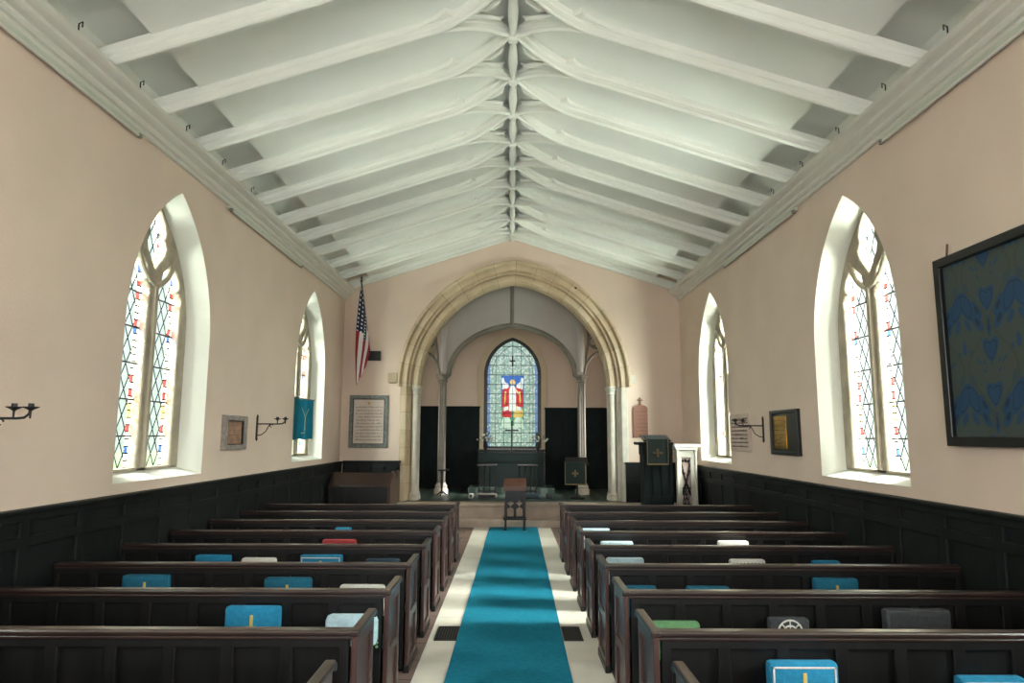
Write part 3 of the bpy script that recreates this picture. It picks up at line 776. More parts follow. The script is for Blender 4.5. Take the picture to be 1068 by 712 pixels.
# altar cross
t = thing('altar_cross', 'tall dark standing cross on the middle of the altar', 'cross', (0, 17.4, 1.425))
bm = bmesh.new(); box(bm, -.09, .09, 17.31, 17.49, 1.425, 1.45, .006); box(bm, -.06, .06, 17.34, 17.46, 1.45, 1.48, .006); obj('stepped_base', bm, M_iron, t)
bm = bmesh.new(); box(bm, -.016, .016, 17.385, 17.415, 1.48, 2.22, .004); obj('upright', bm, M_iron, t)
bm = bmesh.new(); box(bm, -.17, .17, 17.387, 17.413, 1.96, 1.995, .004); obj('crossbar', bm, M_iron, t)
def flowers(x, label, seed):
    t = thing('flower_vase', label, 'flowers', (x, 17.45, 1.425), 0, 'altar flowers')
    bm = bmesh.new(); lathe(bm, [(.045, 1.425), (.05, 1.44), (.025, 1.47), (.05, 1.54), (.06, 1.6), (.045, 1.66), (.055, 1.68)], (x, 17.45, 0), 16); obj('vase', bm, M_iron, t, True)
    r = random.Random(seed); bm = bmesh.new(); b2 = bmesh.new()
    for k in range(46):
        a = r.uniform(0, 2*PI); e = r.uniform(.15, 1.5); l = r.uniform(.1, .27)
        d = Vector((math.cos(a)*math.cos(e), math.sin(a)*math.cos(e)*.7, math.sin(e))); p = Vector((x, 17.45, 1.66))+d*l
        if k % 2:
            w = d.cross(Vector((0, 0, 1))).normalized()*.022
            q = [Vector((x, 17.45, 1.66))+d*l*.4, p+w, p+d*.07, p-w]
            bm.faces.new([bm.verts.new(v) for v in q])
        else:
            bmesh.ops.create_icosphere(b2, subdivisions=1, radius=r.uniform(.018, .034), matrix=Matrix.Translation(p))
    for k in range(10):
        a = 2*PI*k/10; tube(bm, [(x, 17.45, 1.62), (x+.1*math.cos(a), 17.45+.06*math.sin(a), 1.76)], .004, 5)
    obj('foliage', bm, M_leaf, t); obj('blossoms', b2, M_petal, t)
flowers(-.66, 'vase of white flowers with dark leaves on the left end of the altar', 5)
flowers(.66, 'vase of white flowers with dark leaves on the right end of the altar', 9)
# communion rails
def rail(x0, x1, label):
    y = 16.1; t = thing('altar_rail', label, 'rail', ((x0+x1)/2, y, .452), 0, 'communion rails')
    bm = bmesh.new(); box(bm, x0, x1, y-.05, y+.05, 1.15, 1.19, .01); obj('top_rail', bm, M_woodrail, t)
    bm = bmesh.new(); box(bm, x0+.02, x1-.02, y-.02, y+.02, .56, .60); obj('bottom_rail', bm, M_wood, t)
    n = 4
    for k in range(n):
        x = x0+.05+(x1-x0-.1)*k/(n-1)
        bm = bmesh.new(); lathe(bm, [(.022, .452), (.022, .62), (.012, .66), (.024, .8), (.014, .92), (.012, 1.08), (.022, 1.12), (.022, 1.15)], (x, y, 0), 10); obj('baluster', bm, M_wood, t, True)
rail(-.80, -.33, 'short dark communion rail left of the gap before the altar')
rail(.13, .62, 'short dark communion rail right of the gap before the altar')
def kneeler(x0, x1, y, m, label):
    bm = bmesh.new(); box(bm, x0, x1, y-.13, y+.13, .452, .55, .03)
    t = thing('chancel_kneeler', label, 'kneeler', ((x0+x1)/2, y, .452), 0, 'chancel kneelers'); obj('cushion', bm, m, t, True)
    bm = bmesh.new(); box(bm, x0+.04, x1-.04, y-.132, y-.125, .47, .53); obj('front_panel', bm, M_charcoal, t)
kneeler(-.78, -.33, 15.75, M_greystone, 'long grey kneeler on the chancel floor left of the reading stand')
kneeler(.22, .62, 15.75, M_navy, 'long dark kneeler on the chancel floor right of the reading stand')
kneeler(-.97, -.85, 15.75, M_white, 'small pale block kneeler beside the long grey kneeler')
kneeler(.78, .92, 15.75, M_charcoal, 'small dark block kneeler near the green-draped stand')

# standing lectern with green fall (right of altar)
c = atY(602, 513, 15.6); x = c.x
t = thing('draped_lectern', 'slim lectern draped with a green cloth bearing a gold cross, inside the arch', 'lectern', (x, 15.6, .452))
bm = bmesh.new(); lathe(bm, [(.17, .452), (.17, .48), (.05, .52), (.025, .58), (.025, 1.15), (.05, 1.2)], (x, 15.6, 0), 14); obj('pole', bm, M_wood, t, True)
bm = bmesh.new(); box(bm, -.25, .25, -.16, .18, -.012, .012, .004, rot=Matrix.Translation((x, 15.62, 1.27)) @ Matrix.Rotation(math.radians(28), 4, 'X')); obj('book_slope', bm, M_wood, t)
p0 = atY(589, 482, 15.42); p1 = atY(611, 505, 15.42)
bm = bmesh.new(); box(bm, p0.x, p1.x, 15.42, 15.435, p1.z, p0.z+.02, .004); box(bm, p0.x, p1.x, 15.42, 15.75, p0.z+.01, p0.z+.025); CL = obj('green_cloth', bm, M_greencloth, t)
bm = bmesh.new(); zc_ = (p0.z+p1.z)/2; xm_ = (p0.x+p1.x)/2
box(bm, xm_-.012, xm_+.012, 15.413, 15.42, zc_-.07, zc_+.07); box(bm, xm_-.07, xm_+.07, 15.413, 15.42, zc_-.012, zc_+.012)
for a in range(4): box(bm, xm_-.02+.05*math.cos(a*PI/2), xm_+.02+.05*math.cos(a*PI/2), 15.412, 15.42, zc_-.02+.05*math.sin(a*PI/2), zc_+.02+.05*math.sin(a*PI/2))
box(bm, p0.x, p1.x, 15.412, 15.42, p1.z-.015, p1.z+.012); box(bm, p0.x, p0.x+.012, 15.413, 15.42, p1.z, p0.z); box(bm, p1.x-.012, p1.x, 15.413, 15.42, p1.z, p0.z)
obj('gold_embroidery', bm, M_dimgold, CL)

# small wooden lectern before the step
YL = 13.85
t = thing('reading_stand', 'small carved wooden reading stand with sloping top at the end of the carpet', 'lectern', (.07, YL, 0))
cx = .07
bm = bmesh.new(); box(bm, -.225, .225, -.16, .17, -.02, .02, .006, rot=Matrix.Translation((cx, YL, .90)) @ Matrix.Rotation(math.radians(32), 4, 'X')); box(bm, cx-.225, cx+.225, YL-.17, YL-.13, .77, .86, .006); obj('slope_top', bm, M_brownwood, t)
bm = bmesh.new(); box(bm, cx-.19, cx+.19, YL-.13, YL+.12, .62, .80); obj('shelf_box', bm, M_wood, t)
def quatre(cx, cz, r): return [(cx+r*math.cos(a)*(1+.28*math.cos(4*a)), cz+r*math.sin(a)*(1+.28*math.cos(4*a))) for a in [2*PI*k/28 for k in range(28)]]
plate('pierced_panel', [[(-.19, .24), (.19, .24), (.19, .64), (-.19, .64)], quatre(-.085, .53, .05), quatre(.085, .53, .05), [(-.15, .27), (-.025, .27), (-.025, .42), (-.085, .46), (-.15, .42)], [(.15, .27), (.025, .27), (.025, .42), (.085, .46), (.15, .42)]], .03, M_wood, t, frame((cx, YL-.1, 0), (1, 0, 0), (0, 0, 1), (0, 1, 0)), bevel=.004)
bm = bmesh.new(); box(bm, cx-.23, cx+.23, YL-.17, YL+.16, .215, .245, .006); obj('lower_shelf', bm, M_wood, t)
for sx in (-1, 1):
    for sy in (-1, 1):
        bm = bmesh.new(); box(bm, cx+sx*.185-.02, cx+sx*.185+.02, YL+sy*.125-.02, YL+sy*.125+.02, .03, .63, .004); box(bm, cx+sx*.185-.028, cx+sx*.185+.028, YL+sy*.125-.045, YL+sy*.125+.045, .0165 if sx*.185 < 9 else 0, .05, .006); obj('leg', bm, M_wood, t)
bm = bmesh.new(); lathe(bm, [(.0, 0), (.012, 0), (.012, .012), (0, .012)], (0, 0, 0), 10); bm.transform(Matrix.Translation((cx, YL-.16, .18)) @ Matrix.Rotation(PI/2, 4, 'X')); obj('knob', bm, M_gold, t)

# small dark stand by the left column
xk = atY(463, 500, 16.3).x
t = thing('prayer_stand', 'small dark stand with flat top in front of the left chancel column', 'stand', (xk, 16.3, .452))
bm = bmesh.new(); box(bm, xk-.13, xk+.11, 16.2, 16.42, 1.02, 1.06, .006); obj('stand_top', bm, M_wood, t)
bm = bmesh.new(); lathe(bm, [(.03, .5), (.02, .6), (.035, .75), (.02, .9), (.03, 1.02)], (xk-.05, 16.3, 0), 12); obj('stem', bm, M_wood, t, True)
for a in range(3):
    bm = bmesh.new(); tube(bm, [(xk-.05, 16.3, .56), (xk-.05+.14*math.cos(a*2.1+.4), 16.3+.14*math.sin(a*2.1+.4), .462)], .015, 8); obj('leg', bm, M_wood, t)

# ------------------------------------------------------------------ wainscot along walls (structure)
WT = 1.295
def wains_loops(y0, y1, n, rows):
    out = [(y0, 0), (y1, 0), (y1, WT-.04), (y0, WT-.04)]; H = []; w = (y1-y0)/n
    for k in range(n):
        a, b = y0+w*k+.05, y0+w*(k+1)-.05
        for z0, z1 in rows: H.append([(a, z0), (b, z0), (b, z1), (a, z1)])
    return [out]+H
ti = 13
for s in (-1, 1):
    y1 = YE if s < 0 else YE
    L_ = wains_loops(YB, y1, 28, ((.12, .52), (.6, 1.0), (1.08, 1.19)))
    W = struct(plate('trim_%d' % ti, L_, .03, M_wains, None, yz(s, HW-.045), bevel=.006)); ti += 1
    bm = bmesh.new(); box(bm, min(s*(HW-.035), s*HW), max(s*(HW-.035), s*HW), YB, y1, 0, WT-.03); obj('panel_ground', bm, M_wains, W)
    bm = bmesh.new(); a, b = sorted((s*(HW-.085), s*HW)); box(bm, a, b, YB, y1, WT-.045, WT-.008, .01); a, b = sorted((s*(HW-.065), s*HW)); box(bm, a, b, YB, y1, WT-.06, WT-.04); obj('cap_rail', bm, M_wains, W)
# front wall dado, right of the arch
bm = bmesh.new(); box(bm, 2.46, HW, YE-.05, YE, .44, 1.28)
for a in (2.46, 2.86, 3.26, 3.66): box(bm, a, a+.06, YE-.07, YE-.05, .44, 1.26)
for z in (.46, .80, .95, 1.2): box(bm, 2.46, HW, YE-.068, YE-.05, z, z+.05)
box(bm, 2.44, HW, YE-.09, YE, 1.255, 1.285, .006)
struct(obj('trim_%d' % ti, bm, M_wains)); ti += 1

# clergy stall, left of the arch
t = thing('clergy_stall', 'dark wooden stall with sloping desk in the corner left of the arch', 'stall', (-3.05, 14.3, 0))
x0, x1 = -3.62, -2.40
bm = bmesh.new(); box(bm, x0, x1, 14.86, 14.93, .44, 1.29)
for k in range(5):
    x = x0+(x1-x0-.06)*k/4; box(bm, x, x+.06, 14.845, 14.86, .44, 1.27)
box(bm, x0, x1+.02, 14.82, 14.94, 1.27, 1.305, .008); box(bm, x0, x1, 14.845, 14.86, 1.12, 1.17)
obj('back_panel', bm, M_wains, t)
bm = bmesh.new(); box(bm, x0, x1-.03, 14.45, 14.85, .86, .90, .008); obj('seat', bm, M_wood, t)
bm = bmesh.new(); v = [(x1-.04, y, z) for y, z in ((13.72, 0), (14.23, 0), (14.23, .14), (14.56, .14), (14.56, .45), (14.86, .45), (14.86, 1.06), (14.72, 1.12), (14.55, .98), (14.40, .99), (14.18, 1.12), (14.05, 1.1), (13.72, .84))]
a = [bm.verts.new(p) for p in v]; b = [bm.verts.new((p[0]+.05, p[1], p[2])) for p in v]
for k in range(len(a)): bm.faces.new((a[k], a[(k+1) % len(a)], b[(k+1) % len(a)], b[k]))
bm.faces.new(a); bm.faces.new(b[::-1]); obj('end_panel', bm, M_woodend, t)
bm = bmesh.new(); box(bm, x0, x1-.04, 13.76, 13.80, 0, .82)
for k in range(5):
    x = x0+(x1-.04-x0-.06)*k/4; box(bm, x, x+.06, 13.745, 13.76, 0, .82)
obj('desk_front', bm, M_wood, t)
bm = bmesh.new(); box(bm, x0, x1-.04, -.02, .40, -.015, .015, .005, rot=Matrix.Translation((0, 13.76, .86)) @ Matrix.Rotation(math.radians(34), 4, 'X')); obj('sloping_desk', bm, M_woodrail, t)
bm = bmesh.new(); box(bm, x0, x1-.04, 13.72, 13.77, .82, .86, .01); obj('desk_lip', bm, M_woodrail, t)

# ------------------------------------------------------------------ pulpit group right
t = thing('pulpit', 'white carved stone pulpit with pierced tracery panel in the right front corner', 'pulpit', (3.3, 13.4, 0))
PYP = 13.35
pa = atY(705, 463, PYP); pb = atY(726, 463, PYP); ZT = pa.z
xa, xb = pa.x, pb.x+.0
rect = [(xa, .0), (xb, .0), (xb, (ZT-.06)), (xa, (ZT-.06))]
hole = [(xa+.10, .35), (xb-.12, .35), (xb-.12, (ZT-.26)), (xa+.10, (ZT-.26))]
plate('front_panel', [rect, hole], .08, M_palestone, t, XZ((PYP+.04)), bevel=.01)
bm = bmesh.new(); box(bm, xa+.06, xb-.08, (PYP+.06), (PYP+.08), .3, (ZT-.2)); obj('panel_back', bm, mat('pinkish_pulpit_stone', srgb(206, 178, 170), .8, .1, 5), t)
bm = bmesh.new(); hx0, hx1 = xa+.10, xb-.12; hz0, hz1 = .35, (ZT-.26); cxp = (hx0+hx1)/2
for q in (-1, 1):
    tube(bm, [(cxp+q*(hx1-hx0)/2*1.0, (PYP+.03), hz1-.1), (cxp+q*.0, (PYP+.03), hz1-.5), (cxp-q*(hx1-hx0)/2, (PYP+.03), hz1-.72)], .014, 6)
    tube(bm, [(cxp+q*(hx1-hx0)/2, (PYP+.03), .75), (cxp, (PYP+.03), 1.0), (cxp-q*(hx1-hx0)/2, (PYP+.03), 1.2)], .012, 6)
tube(bm, [(hx0, (PYP+.03), .86), (hx1, (PYP+.03), .86)], .014, 6); tube(bm, [(hx0, (PYP+.03), .55), (hx1, (PYP+.03), .55)], .014, 6)
for k in range(3):
    xx = hx0+(hx1-hx0)*(k+.5)/3; bmesh.ops.create_icosphere(bm, subdivisions=1, radius=.028, matrix=Matrix.Translation((xx, (PYP+.03), hz1-.06)))
    bmesh.ops.create_icosphere(bm, subdivisions=1, radius=.022, matrix=Matrix.Translation((xx-.03, (PYP+.03), 1.18-.04*k)))
for k in range(6): tube(bm, [(hx0+(hx1-hx0)*k/6, (PYP+.03), .55), (hx0+(hx1-hx0)*((k*2+3) % 6)/6, (PYP+.03), .86)], .008, 5)
obj('pierced_tracery', bm, M_recess, t)
for xx in (xa+.015, xb-.02):
    bm = bmesh.new(); lathe(bm, [(.035, 0), (.035, .15), (.025, .18), (.025, 1.5), (.04, (ZT-.1)), (.04, (ZT-.06))], (xx, (PYP-.01), 0), 12); obj('corner_shaft', bm, M_palestone, t, True)
bm = bmesh.new(); box(bm, xb-.04, xb, (PYP+.06), (PYP+.42), 0, (ZT-.06)); obj('side_panel', bm, M_palestone, t)
pe = atY(734, 463, PYP)
bm = bmesh.new(); box(bm, xa-.05, HW-.09 if pe.x > HW-.09 else pe.x, (PYP-.08), (PYP+.4), (ZT-.06), ZT, .012); box(bm, xa-.03, xb+.02, (PYP-.06), (PYP+.4), (ZT-.11), (ZT-.06), .012); obj('cornice', bm, M_reveal, t)
# reading desk with green fall
ya = 13.15
qa = atY(673, 460, ya); qb = atY(704, 523, ya)
t = thing('reading_desk', 'tall black wooden reading desk beside the white pulpit', 'reading desk', ((qa.x+qb.x)/2, ya+.2, 0))
bx0, bx1 = atY(672, 500, ya-.4).x, atY(702, 500, ya-.4).x
bm = bmesh.new(); box(bm, bx0, bx1, ya-.4, ya, 0, 1.50)
for k in range(4):
    x = bx0+(bx1-bx0-.04)*k/3; box(bm, x, x+.04, ya-.415, ya-.4, 0, 1.5)
for z in (0, .7, 1.45): box(bm, bx0, bx1, ya-.413, ya-.4, z, z+.06)
obj('desk_body', bm, M_black, t)
bm = bmesh.new(); lf = atY(664, 462, ya-.3); box(bm, lf.x, bx1+.02, ya-.43, ya+.02, lf.z-.03, lf.z+.02, .01); box(bm, bx0-.02, bx1+.01, ya-.42, ya, 1.5, lf.z-.01, .015); obj('desk_top', bm, M_black, t)
bm = bmesh.new(); box(bm, bx0, bx1-.02, -.0, .42, -.015, .015, .004, rot=Matrix.Translation((0, ya-.42, lf.z+.04)) @ Matrix.Rotation(math.radians(14), 4, 'X')); obj('book_slope', bm, M_wood, t)
t2 = thing('pulpit_fall', 'green brocade cloth with gold cross hanging over the black reading desk', 'cloth', ((bx0+bx1)/2, ya-.46, 1.3))
f0, f1 = atY(674.5, 458, ya-.45), atY(697.5, 484, ya-.45)
bm = bmesh.new(); box(bm, f0.x, f1.x, ya-.455, ya-.44, f1.z, f0.z, .004); box(bm, f0.x, f1.x, 0, .40, -.0, .012, rot=Matrix.Translation((0, ya-.455, f0.z-.01)) @ Matrix.Rotation(math.radians(10), 4, 'X')); obj('cloth', bm, M_greencloth, t2)
bm = bmesh.new(); zc_ = (f0.z+f1.z)/2-.02; xm_ = (f0.x+f1.x)/2; yy = ya-.463
box(bm, xm_-.012, xm_+.012, yy, yy+.01, zc_-.08, zc_+.08); box(bm, xm_-.09, xm_+.09, yy, yy+.01, zc_-.012, zc_+.012)
for a in range(4): box(bm, xm_-.02+.05*math.cos(a*PI/2), xm_+.02+.05*math.cos(a*PI/2), yy, yy+.01, zc_-.018+.045*math.sin(a*PI/2), zc_+.018+.045*math.sin(a*PI/2))
box(bm, f0.x, f1.x, yy, yy+.01, f1.z-.012, f1.z+.012); box(bm, f0.x, f0.x+.01, yy, yy+.01, f1.z, f0.z); box(bm, f1.x-.01, f1.x, yy, yy+.01, f1.z, f0.z)
obj('gold_embroidery', bm, M_dimgold, t2)

# ------------------------------------------------------------------ pews
PZ = .83; PEWP = .945; PY0 = 3.785-.945
def pew_proto(length):
    t = empty('pew', (0, 0, 0))
    n = 9; w = (length-.05)/n
    out = [(0.03, .02), (length, .02), (length, PZ-.03), (0.03, PZ-.03)]
    H = []
    for k in range(n):
        a = .05+w*k+.035; b = .05+w*(k+1)-.035
        H.append([(a, .12), (b, .12), (b, .735), (a, .735)])
    plate('back_frame', [out]+H, .034, M_wood, t, XZ(.017), bevel=.007)
    bm = bmesh.new(); box(bm, .03, length, .022, .042, .03, PZ-.03)
    for k in range(14):
        x = .05+(length-.1)*k/13; box(bm, x-.003, x+.003, .042, .046, .05, PZ-.03)
    obj('back_boards', bm, M_wood, t)
    bm = bmesh.new(); box(bm, 0, length, -.018, .062, PZ-.034, PZ, .012); box(bm, 0, length, -.008, .052, PZ-.052, PZ-.033, .006); obj('top_rail', bm, M_woodrail, t)
    # aisle end
    YZl = frame((.0, 0, 0), (0, 1, 0), (0, 0, 1), (-1, 0, 0))
    eo = [(-.012, 0), (.45, 0), (.45, .30), (.435, .42), (.44, PZ-.05), (.45, PZ-.035), (-.012, PZ-.035)]
    plate('end_panel', [eo, [(.06, .10), (.375, .10), (.375, .38), (.06, .38)], [(.06, .45), (.375, .45), (.375, .72), (.06, .72)]], .032, M_woodend, t, frame((.0, 0, 0), (0, 1, 0), (0, 0, 1), (1, 0, 0)), bevel=.007)
    bm = bmesh.new(); box(bm, .001, .014, .03, .42, .05, .76); obj('end_field', bm, M_woodend, t)
    bm = bmesh.new(); box(bm, -.027, .027, -.02, .465, PZ-.036, PZ+.001, .01)
    box(bm, -.03, .03, .44, .475, PZ-.05, PZ-.01, .012); obj('end_cap', bm, M_woodrail, t)
    bm = bmesh.new(); box(bm, .02, length, .05, .41, .41, .44, .008); obj('seat', bm, M_wood, t)
    bm = bmesh.new(); box(bm, .02, length, .34, .365, .02, .41)
    for k in range(5):
        x = .1+(length-.2)*k/4; box(bm, x-.02, x+.02, .05, .34, .0, .41)
    obj('seat_support', bm, M_wood, t)
    bm = bmesh.new(); box(bm, -.022, .022, -.02, .47, 0, .06, .006); obj('plinth', bm, M_wood, t)
    return t
PL = HW-.09-.80
ordn = ['very nearest', 'second nearest', 'third nearest', 'fourth nearest', 'fifth nearest', 'fourth farthest', 'third farthest', 'second farthest', 'farthest']
proto = pew_proto(PL)
mirror = empty('tmp_mirror')
# mirrored set of part meshes for the left side
proto_l = copy_tree(proto)
for ch in proto_l.children:
    ch.data = ch.data.copy(); ch.data.transform(Matrix.Scale(-1, 4, (1, 0, 0))); ch.data.flip_normals()
bpy.data.objects.remove(mirror)
def pew_y(k): return PY0+PEWP*k
first = {1: True, -1: True}
HASS = {}
for s, nm, P in ((-1, 'left', proto_l), (1, 'right', proto)):
    for k in range(9):
        o = P if k == 0 else copy_tree(P)
        o.location = (s*(.825 if s < 0 else .765), pew_y(k), 0)
        if s > 0: pass
        tag(o, 'dark oak panelled pew, %s of the row on the %s of the aisle' % (ordn[k], nm), 'pew', 'pews on the %s of the aisle' % nm)
# right pews are a touch longer to reach the panelling: own length via scale-free extension block
# ------------------------------------------------------------------ hassocks hung on pew backs
def hassock(s, k, px0, px1, pyt, m, style, label, h=.24, th=.085, group='kneelers hanging on the pew backs'):
    y = pew_y(k)+.004
    a = atY(px0, pyt, y-.04); b = atY(px1, pyt, y-.04); x0, x1 = a.x, b.x; zt = a.z
    zt = min(zt, PZ-.085)
    t = thing('hassock', label, 'hassock', ((x0+x1)/2, y-th/2, zt-h), 0, group)
    bm = bmesh.new(); box(bm, x0, x1, y-th, y-.008, zt-h, zt, .022 if style != 'roll' else .04)
    obj('cushion', bm, m, t, True)
    cxh = (x0+x1)/2; yf = y-th-.002
    bm = bmesh.new(); w = x1-x0
    if style in ('key', 'border', 'plain_cross'):
        mm = M_gold if style == 'key' else M_white
        # upright cross
        box(bm, cxh-.011, cxh+.011, yf-.002, yf+.004, zt-h+.03, zt-.05, .003); box(bm, cxh-.035, cxh+.035, yf-.002, yf+.004, zt-h+.10, zt-h+.12, .003)
        obj('embroidered_cross', bm, M_gold, t)
        if style == 'border':
            bm = bmesh.new()
            for q in (x0+.018, x1-.026): box(bm, q, q+.008, yf-.001, yf+.004, zt-h+.01, zt-.02)
            box(bm, x0+.018, x1-.018, yf-.001, yf+.004, zt-.028, zt-.02)
            obj('border_line', bm, mm, t)
    elif style == 'dots':
        n = max(6, int(w/.035))
        for q in range(n):
            xx = x0+.03+(w-.06)*q/(n-1); bmesh.ops.create_icosphere(bm, subdivisions=1, radius=.009, matrix=Matrix.Translation((xx, yf, zt-.035)))
        obj('dotted_edge', bm, M_charcoal, t)
    elif style == 'roll':
        for q in range(7): bmesh.ops.create_icosphere(bm, subdivisions=1, radius=.012, matrix=Matrix.Translation((x1-.006, y-th/2, zt-.05-q*.026)))
        obj('scalloped_edge', bm, M_green, t)
    elif style == 'medal':
        for r in (.045, .08):
            pts = [(cxh+r*math.cos(q), yf, zt-.09+r*math.sin(q)) for q in [2*PI*j/20 for j in range(21)]]; tube(bm, pts, .006, 5)
        for q in range(8): tube(bm, [(cxh, yf, zt-.09), (cxh+.075*math.cos(q*PI/4), yf, zt-.09+.075*math.sin(q*PI/4))], .005, 5)
        obj('medallion', bm, M_white, t)
    else:
        box(bm, x0+.02, x1-.02, yf, yf+.003, zt-h+.03, zt-.04); obj('front_field', bm, m, t)
H_ = hassock
H_(-1, 2, 237, 294, 631, M_blue, 'key', 'bright blue hassock with a gold cross on the third nearest left pew')
H_(-1, 2, 341, 395, 639, M_pale, 'roll', 'pale blue and white rounded hassock near the aisle end of the third nearest left pew', h=.2, th=.11)
H_(-1, 3, 277, 326, 601.5, M_teal, 'plain_cross', 'teal hassock, right one of the two blue ones on the fourth nearest left pew')
H_(-1, 3, 130, 179, 596.5, M_teal, 'plain_cross', 'tilted teal hassock nearest the wall on the fourth nearest left pew')
H_(-1, 3, 355, 402, 609, M_white, 'dots', 'white hassock with a row of dark dots on the fourth nearest left pew')
H_(-1, 4, 205, 242, 578, M_blue, 'plain', 'flat bright blue hassock nearest the wall on the fifth nearest left pew')
H_(-1, 4, 253, 289, 581, M_white, 'plain', 'cream hassock between two blue hassocks on a left pew')
H_(-1, 4, 314, 358, 574, M_blue, 'border', 'blue hassock with pale border and small gold cross on the fifth nearest left pew')
H_(-1, 4, 381, 418, 582, M_navy, 'plain', 'slate blue hassock by the aisle end of the fifth nearest left pew')
H_(-1, 5, 337, 372, 560, M_red, 'plain', 'dark red hassock on a left pew, the only red one')
H_(-1, 6, 350, 367, 547.5, M_teal, 'plain', 'small teal hassock showing far down the left pews behind the red one')
H_(1, 1, 799, 871, 688, M_blue, 'border', 'bright turquoise hassock with cream border on the near right pew, left of two')
H_(1, 1, 996, 1066, 704, M_blue, 'border', 'bright turquoise hassock at the bottom right corner of the view')
H_(1, 2, 678, 729, 647, M_green, 'plain', 'sage green hassock near the aisle end of a right pew')
H_(1, 2, 800, 842, 643, M_charcoal, 'medal', 'dark hassock with a round white lacework medallion on a right pew')
H_(1, 2, 920, 988, 634, M_charcoal, 'plain', 'grey hassock in the shade towards the right wall')
H_(1, 3, 652, 684, 610, M_teal, 'plain', 'dark teal hassock beside the aisle on the fourth nearest right pew')
H_(1, 3, 715, 760, 610.5, M_teal, 'plain', 'dark teal hassock in the middle of the fourth nearest right pew')
H_(1, 3, 847, 893, 602, M_teal, 'plain_cross', 'dark teal hassock with faint cross towards the wall on the fourth nearest right pew')
H_(1, 4, 632, 671, 581, M_pale, 'plain', 'white and pale blue hassock beside the aisle on the fifth nearest right pew')
H_(1, 4, 760, 797, 582.5, M_white, 'dots', 'rounded white hassock in the middle of the fifth nearest right pew')
H_(1, 4, 846, 875, 584, M_blue, 'plain', 'turquoise hassock towards the wall on the fifth nearest right pew')
H_(1, 5, 626, 660, 564, M_pale, 'plain', 'pale hassock beside the aisle on the fourth farthest right pew')
H_(1, 5, 748, 780, 563.5, M_white, 'plain', 'cream hassock in the middle of the fourth farthest right pew')
H_(1, 6, 606, 636, 546.5, M_pale, 'plain', 'lavender blue hassock beside the aisle on the third farthest right pew')

# ------------------------------------------------------------------ wall things
def inscription(t, M, w, h, rows, m=M_ink, rnd=None, zc0=0, lh=.022):
    """rows of painted word marks: short bars of uneven length, standing slightly proud."""
    rnd = rnd or random.Random(4); bm = bmesh.new()
    for r in range(rows):
        z = h/2-h*(r+.5)/rows; x = -w/2+(rnd.uniform(0, .08)*w)
        while x < w/2-.02:
            l = min(rnd.uniform(.03, .11), w/2-x)
            # a word: several little letter strokes
            xx = x
            while xx < x+l:
                hh = lh*rnd.choice((.6, .6, 1.0)); box(bm, xx, xx+.006, z-lh/2, z-lh/2+hh, 0, .004); 
                if rnd.random() < .6: box(bm, xx, xx+.013, z-lh/2+hh*.4, z-lh/2+hh*.4+.004, 0, .004)
                xx += .016
            x += l+.02
    bm.transform(M); return obj('inscription', bm, m, t)
# notice board left of arch
c0 = atY(365, 412, YE-.03); c1 = atY(404, 467, YE-.03); cx, cz = (c0.x+c1.x)/2, (c0.z+c1.z)/2; w, h = c1.x-c0.x, c0.z-c1.z
t = thing('memorial_board', 'large cream inscribed memorial in a veined green marble frame left of the arch', 'memorial', (cx, YE, cz))
Mf = frame((cx, YE-.025, cz), (1, 0, 0), (0, 0, 1), (0, -1, 0))
rc = lambda w, h: [(-w/2, -h/2), (w/2, -h/2), (w/2, h/2), (-w/2, h/2)]
plate('marble_frame', [rc(w, h), rc(w-.16, h-.16)], .05, M_marble, t, Mf, bevel=.01)
plate('black_slip', [rc(w-.15, h-.15), rc(w-.19, h-.19)], .044, M_darkglass, t, Mf)
bm = bmesh.new(); box(bm, -w/2+.08, w/2-.08, -h/2+.08, h/2-.08, -.02, .005); bm.transform(Mf); obj('tablet', bm, M_paper, t)
inscription(t, Mf @ Matrix.Translation((0, -.04, .005)), w-.26, h-.36, 11, lh=.034)
bm = bmesh.new(); bmesh.ops.create_icosphere(bm, subdivisions=2, radius=.03, matrix=Matrix.Translation((0, h/2-.17, .01))); bm.transform(Mf); obj('gilt_crest', bm, M_gold, t)
# small stone/copper plaque on left wall
def sideplate(s, y0, y1, z0, z1, off=0):
    return frame((s*(HW-off), (y0+y1)/2, (z0+z1)/2), (0, -s, 0), (0, 0, 1), (-s, 0, 0)), y1-y0, z1-z0
Mf, w, h = sideplate(-1, 8.83, 9.60, 1.65, 2.10)
t = thing('wall_plaque', 'mottled stone framed plaque with a copper plate on the left wall', 'plaque', (-HW, 9.2, 1.87))
plate('stone_frame', [rc(w, h), rc(w-.24, h-.13)], .05, M_greystone, t, Mf @ Matrix.Translation((0, 0, .025)), bevel=.01)
plate('dark_slip', [rc(w-.22, h-.12), rc(w-.28, h-.16)], .04, M_darkglass, t, Mf @ Matrix.Translation((0, 0, .022)))
bm = bmesh.new(); box(bm, -w/2+.11, w/2-.11, -h/2+.06, h/2-.06, 0, .02); bm.transform(Mf); obj('copper_plate', bm, M_copper, t)
inscription(t, Mf @ Matrix.Translation((0, 0, .02)), w-.36, h-.2, 4, m=M_greystone, rnd=random.Random(8), lh=.012)
# white memorial tablet right wall
Mf, w, h = sideplate(1, 10.72, 11.68, 1.61, 2.21)
t = thing('memorial_tablet', 'pale stone memorial tablet with lettering behind the right candle bracket', 'memorial', (HW, 11.2, 1.9))
bm = bmesh.new(); box(bm, -w/2, w/2, -h/2, h/2, 0, .03, .006); bm.transform(Mf); obj('tablet', bm, M_plaqstone, t)
inscription(t, Mf @ Matrix.Translation((0, 0, .03)), w-.16, h-.1, 8, rnd=random.Random(2), lh=.026)
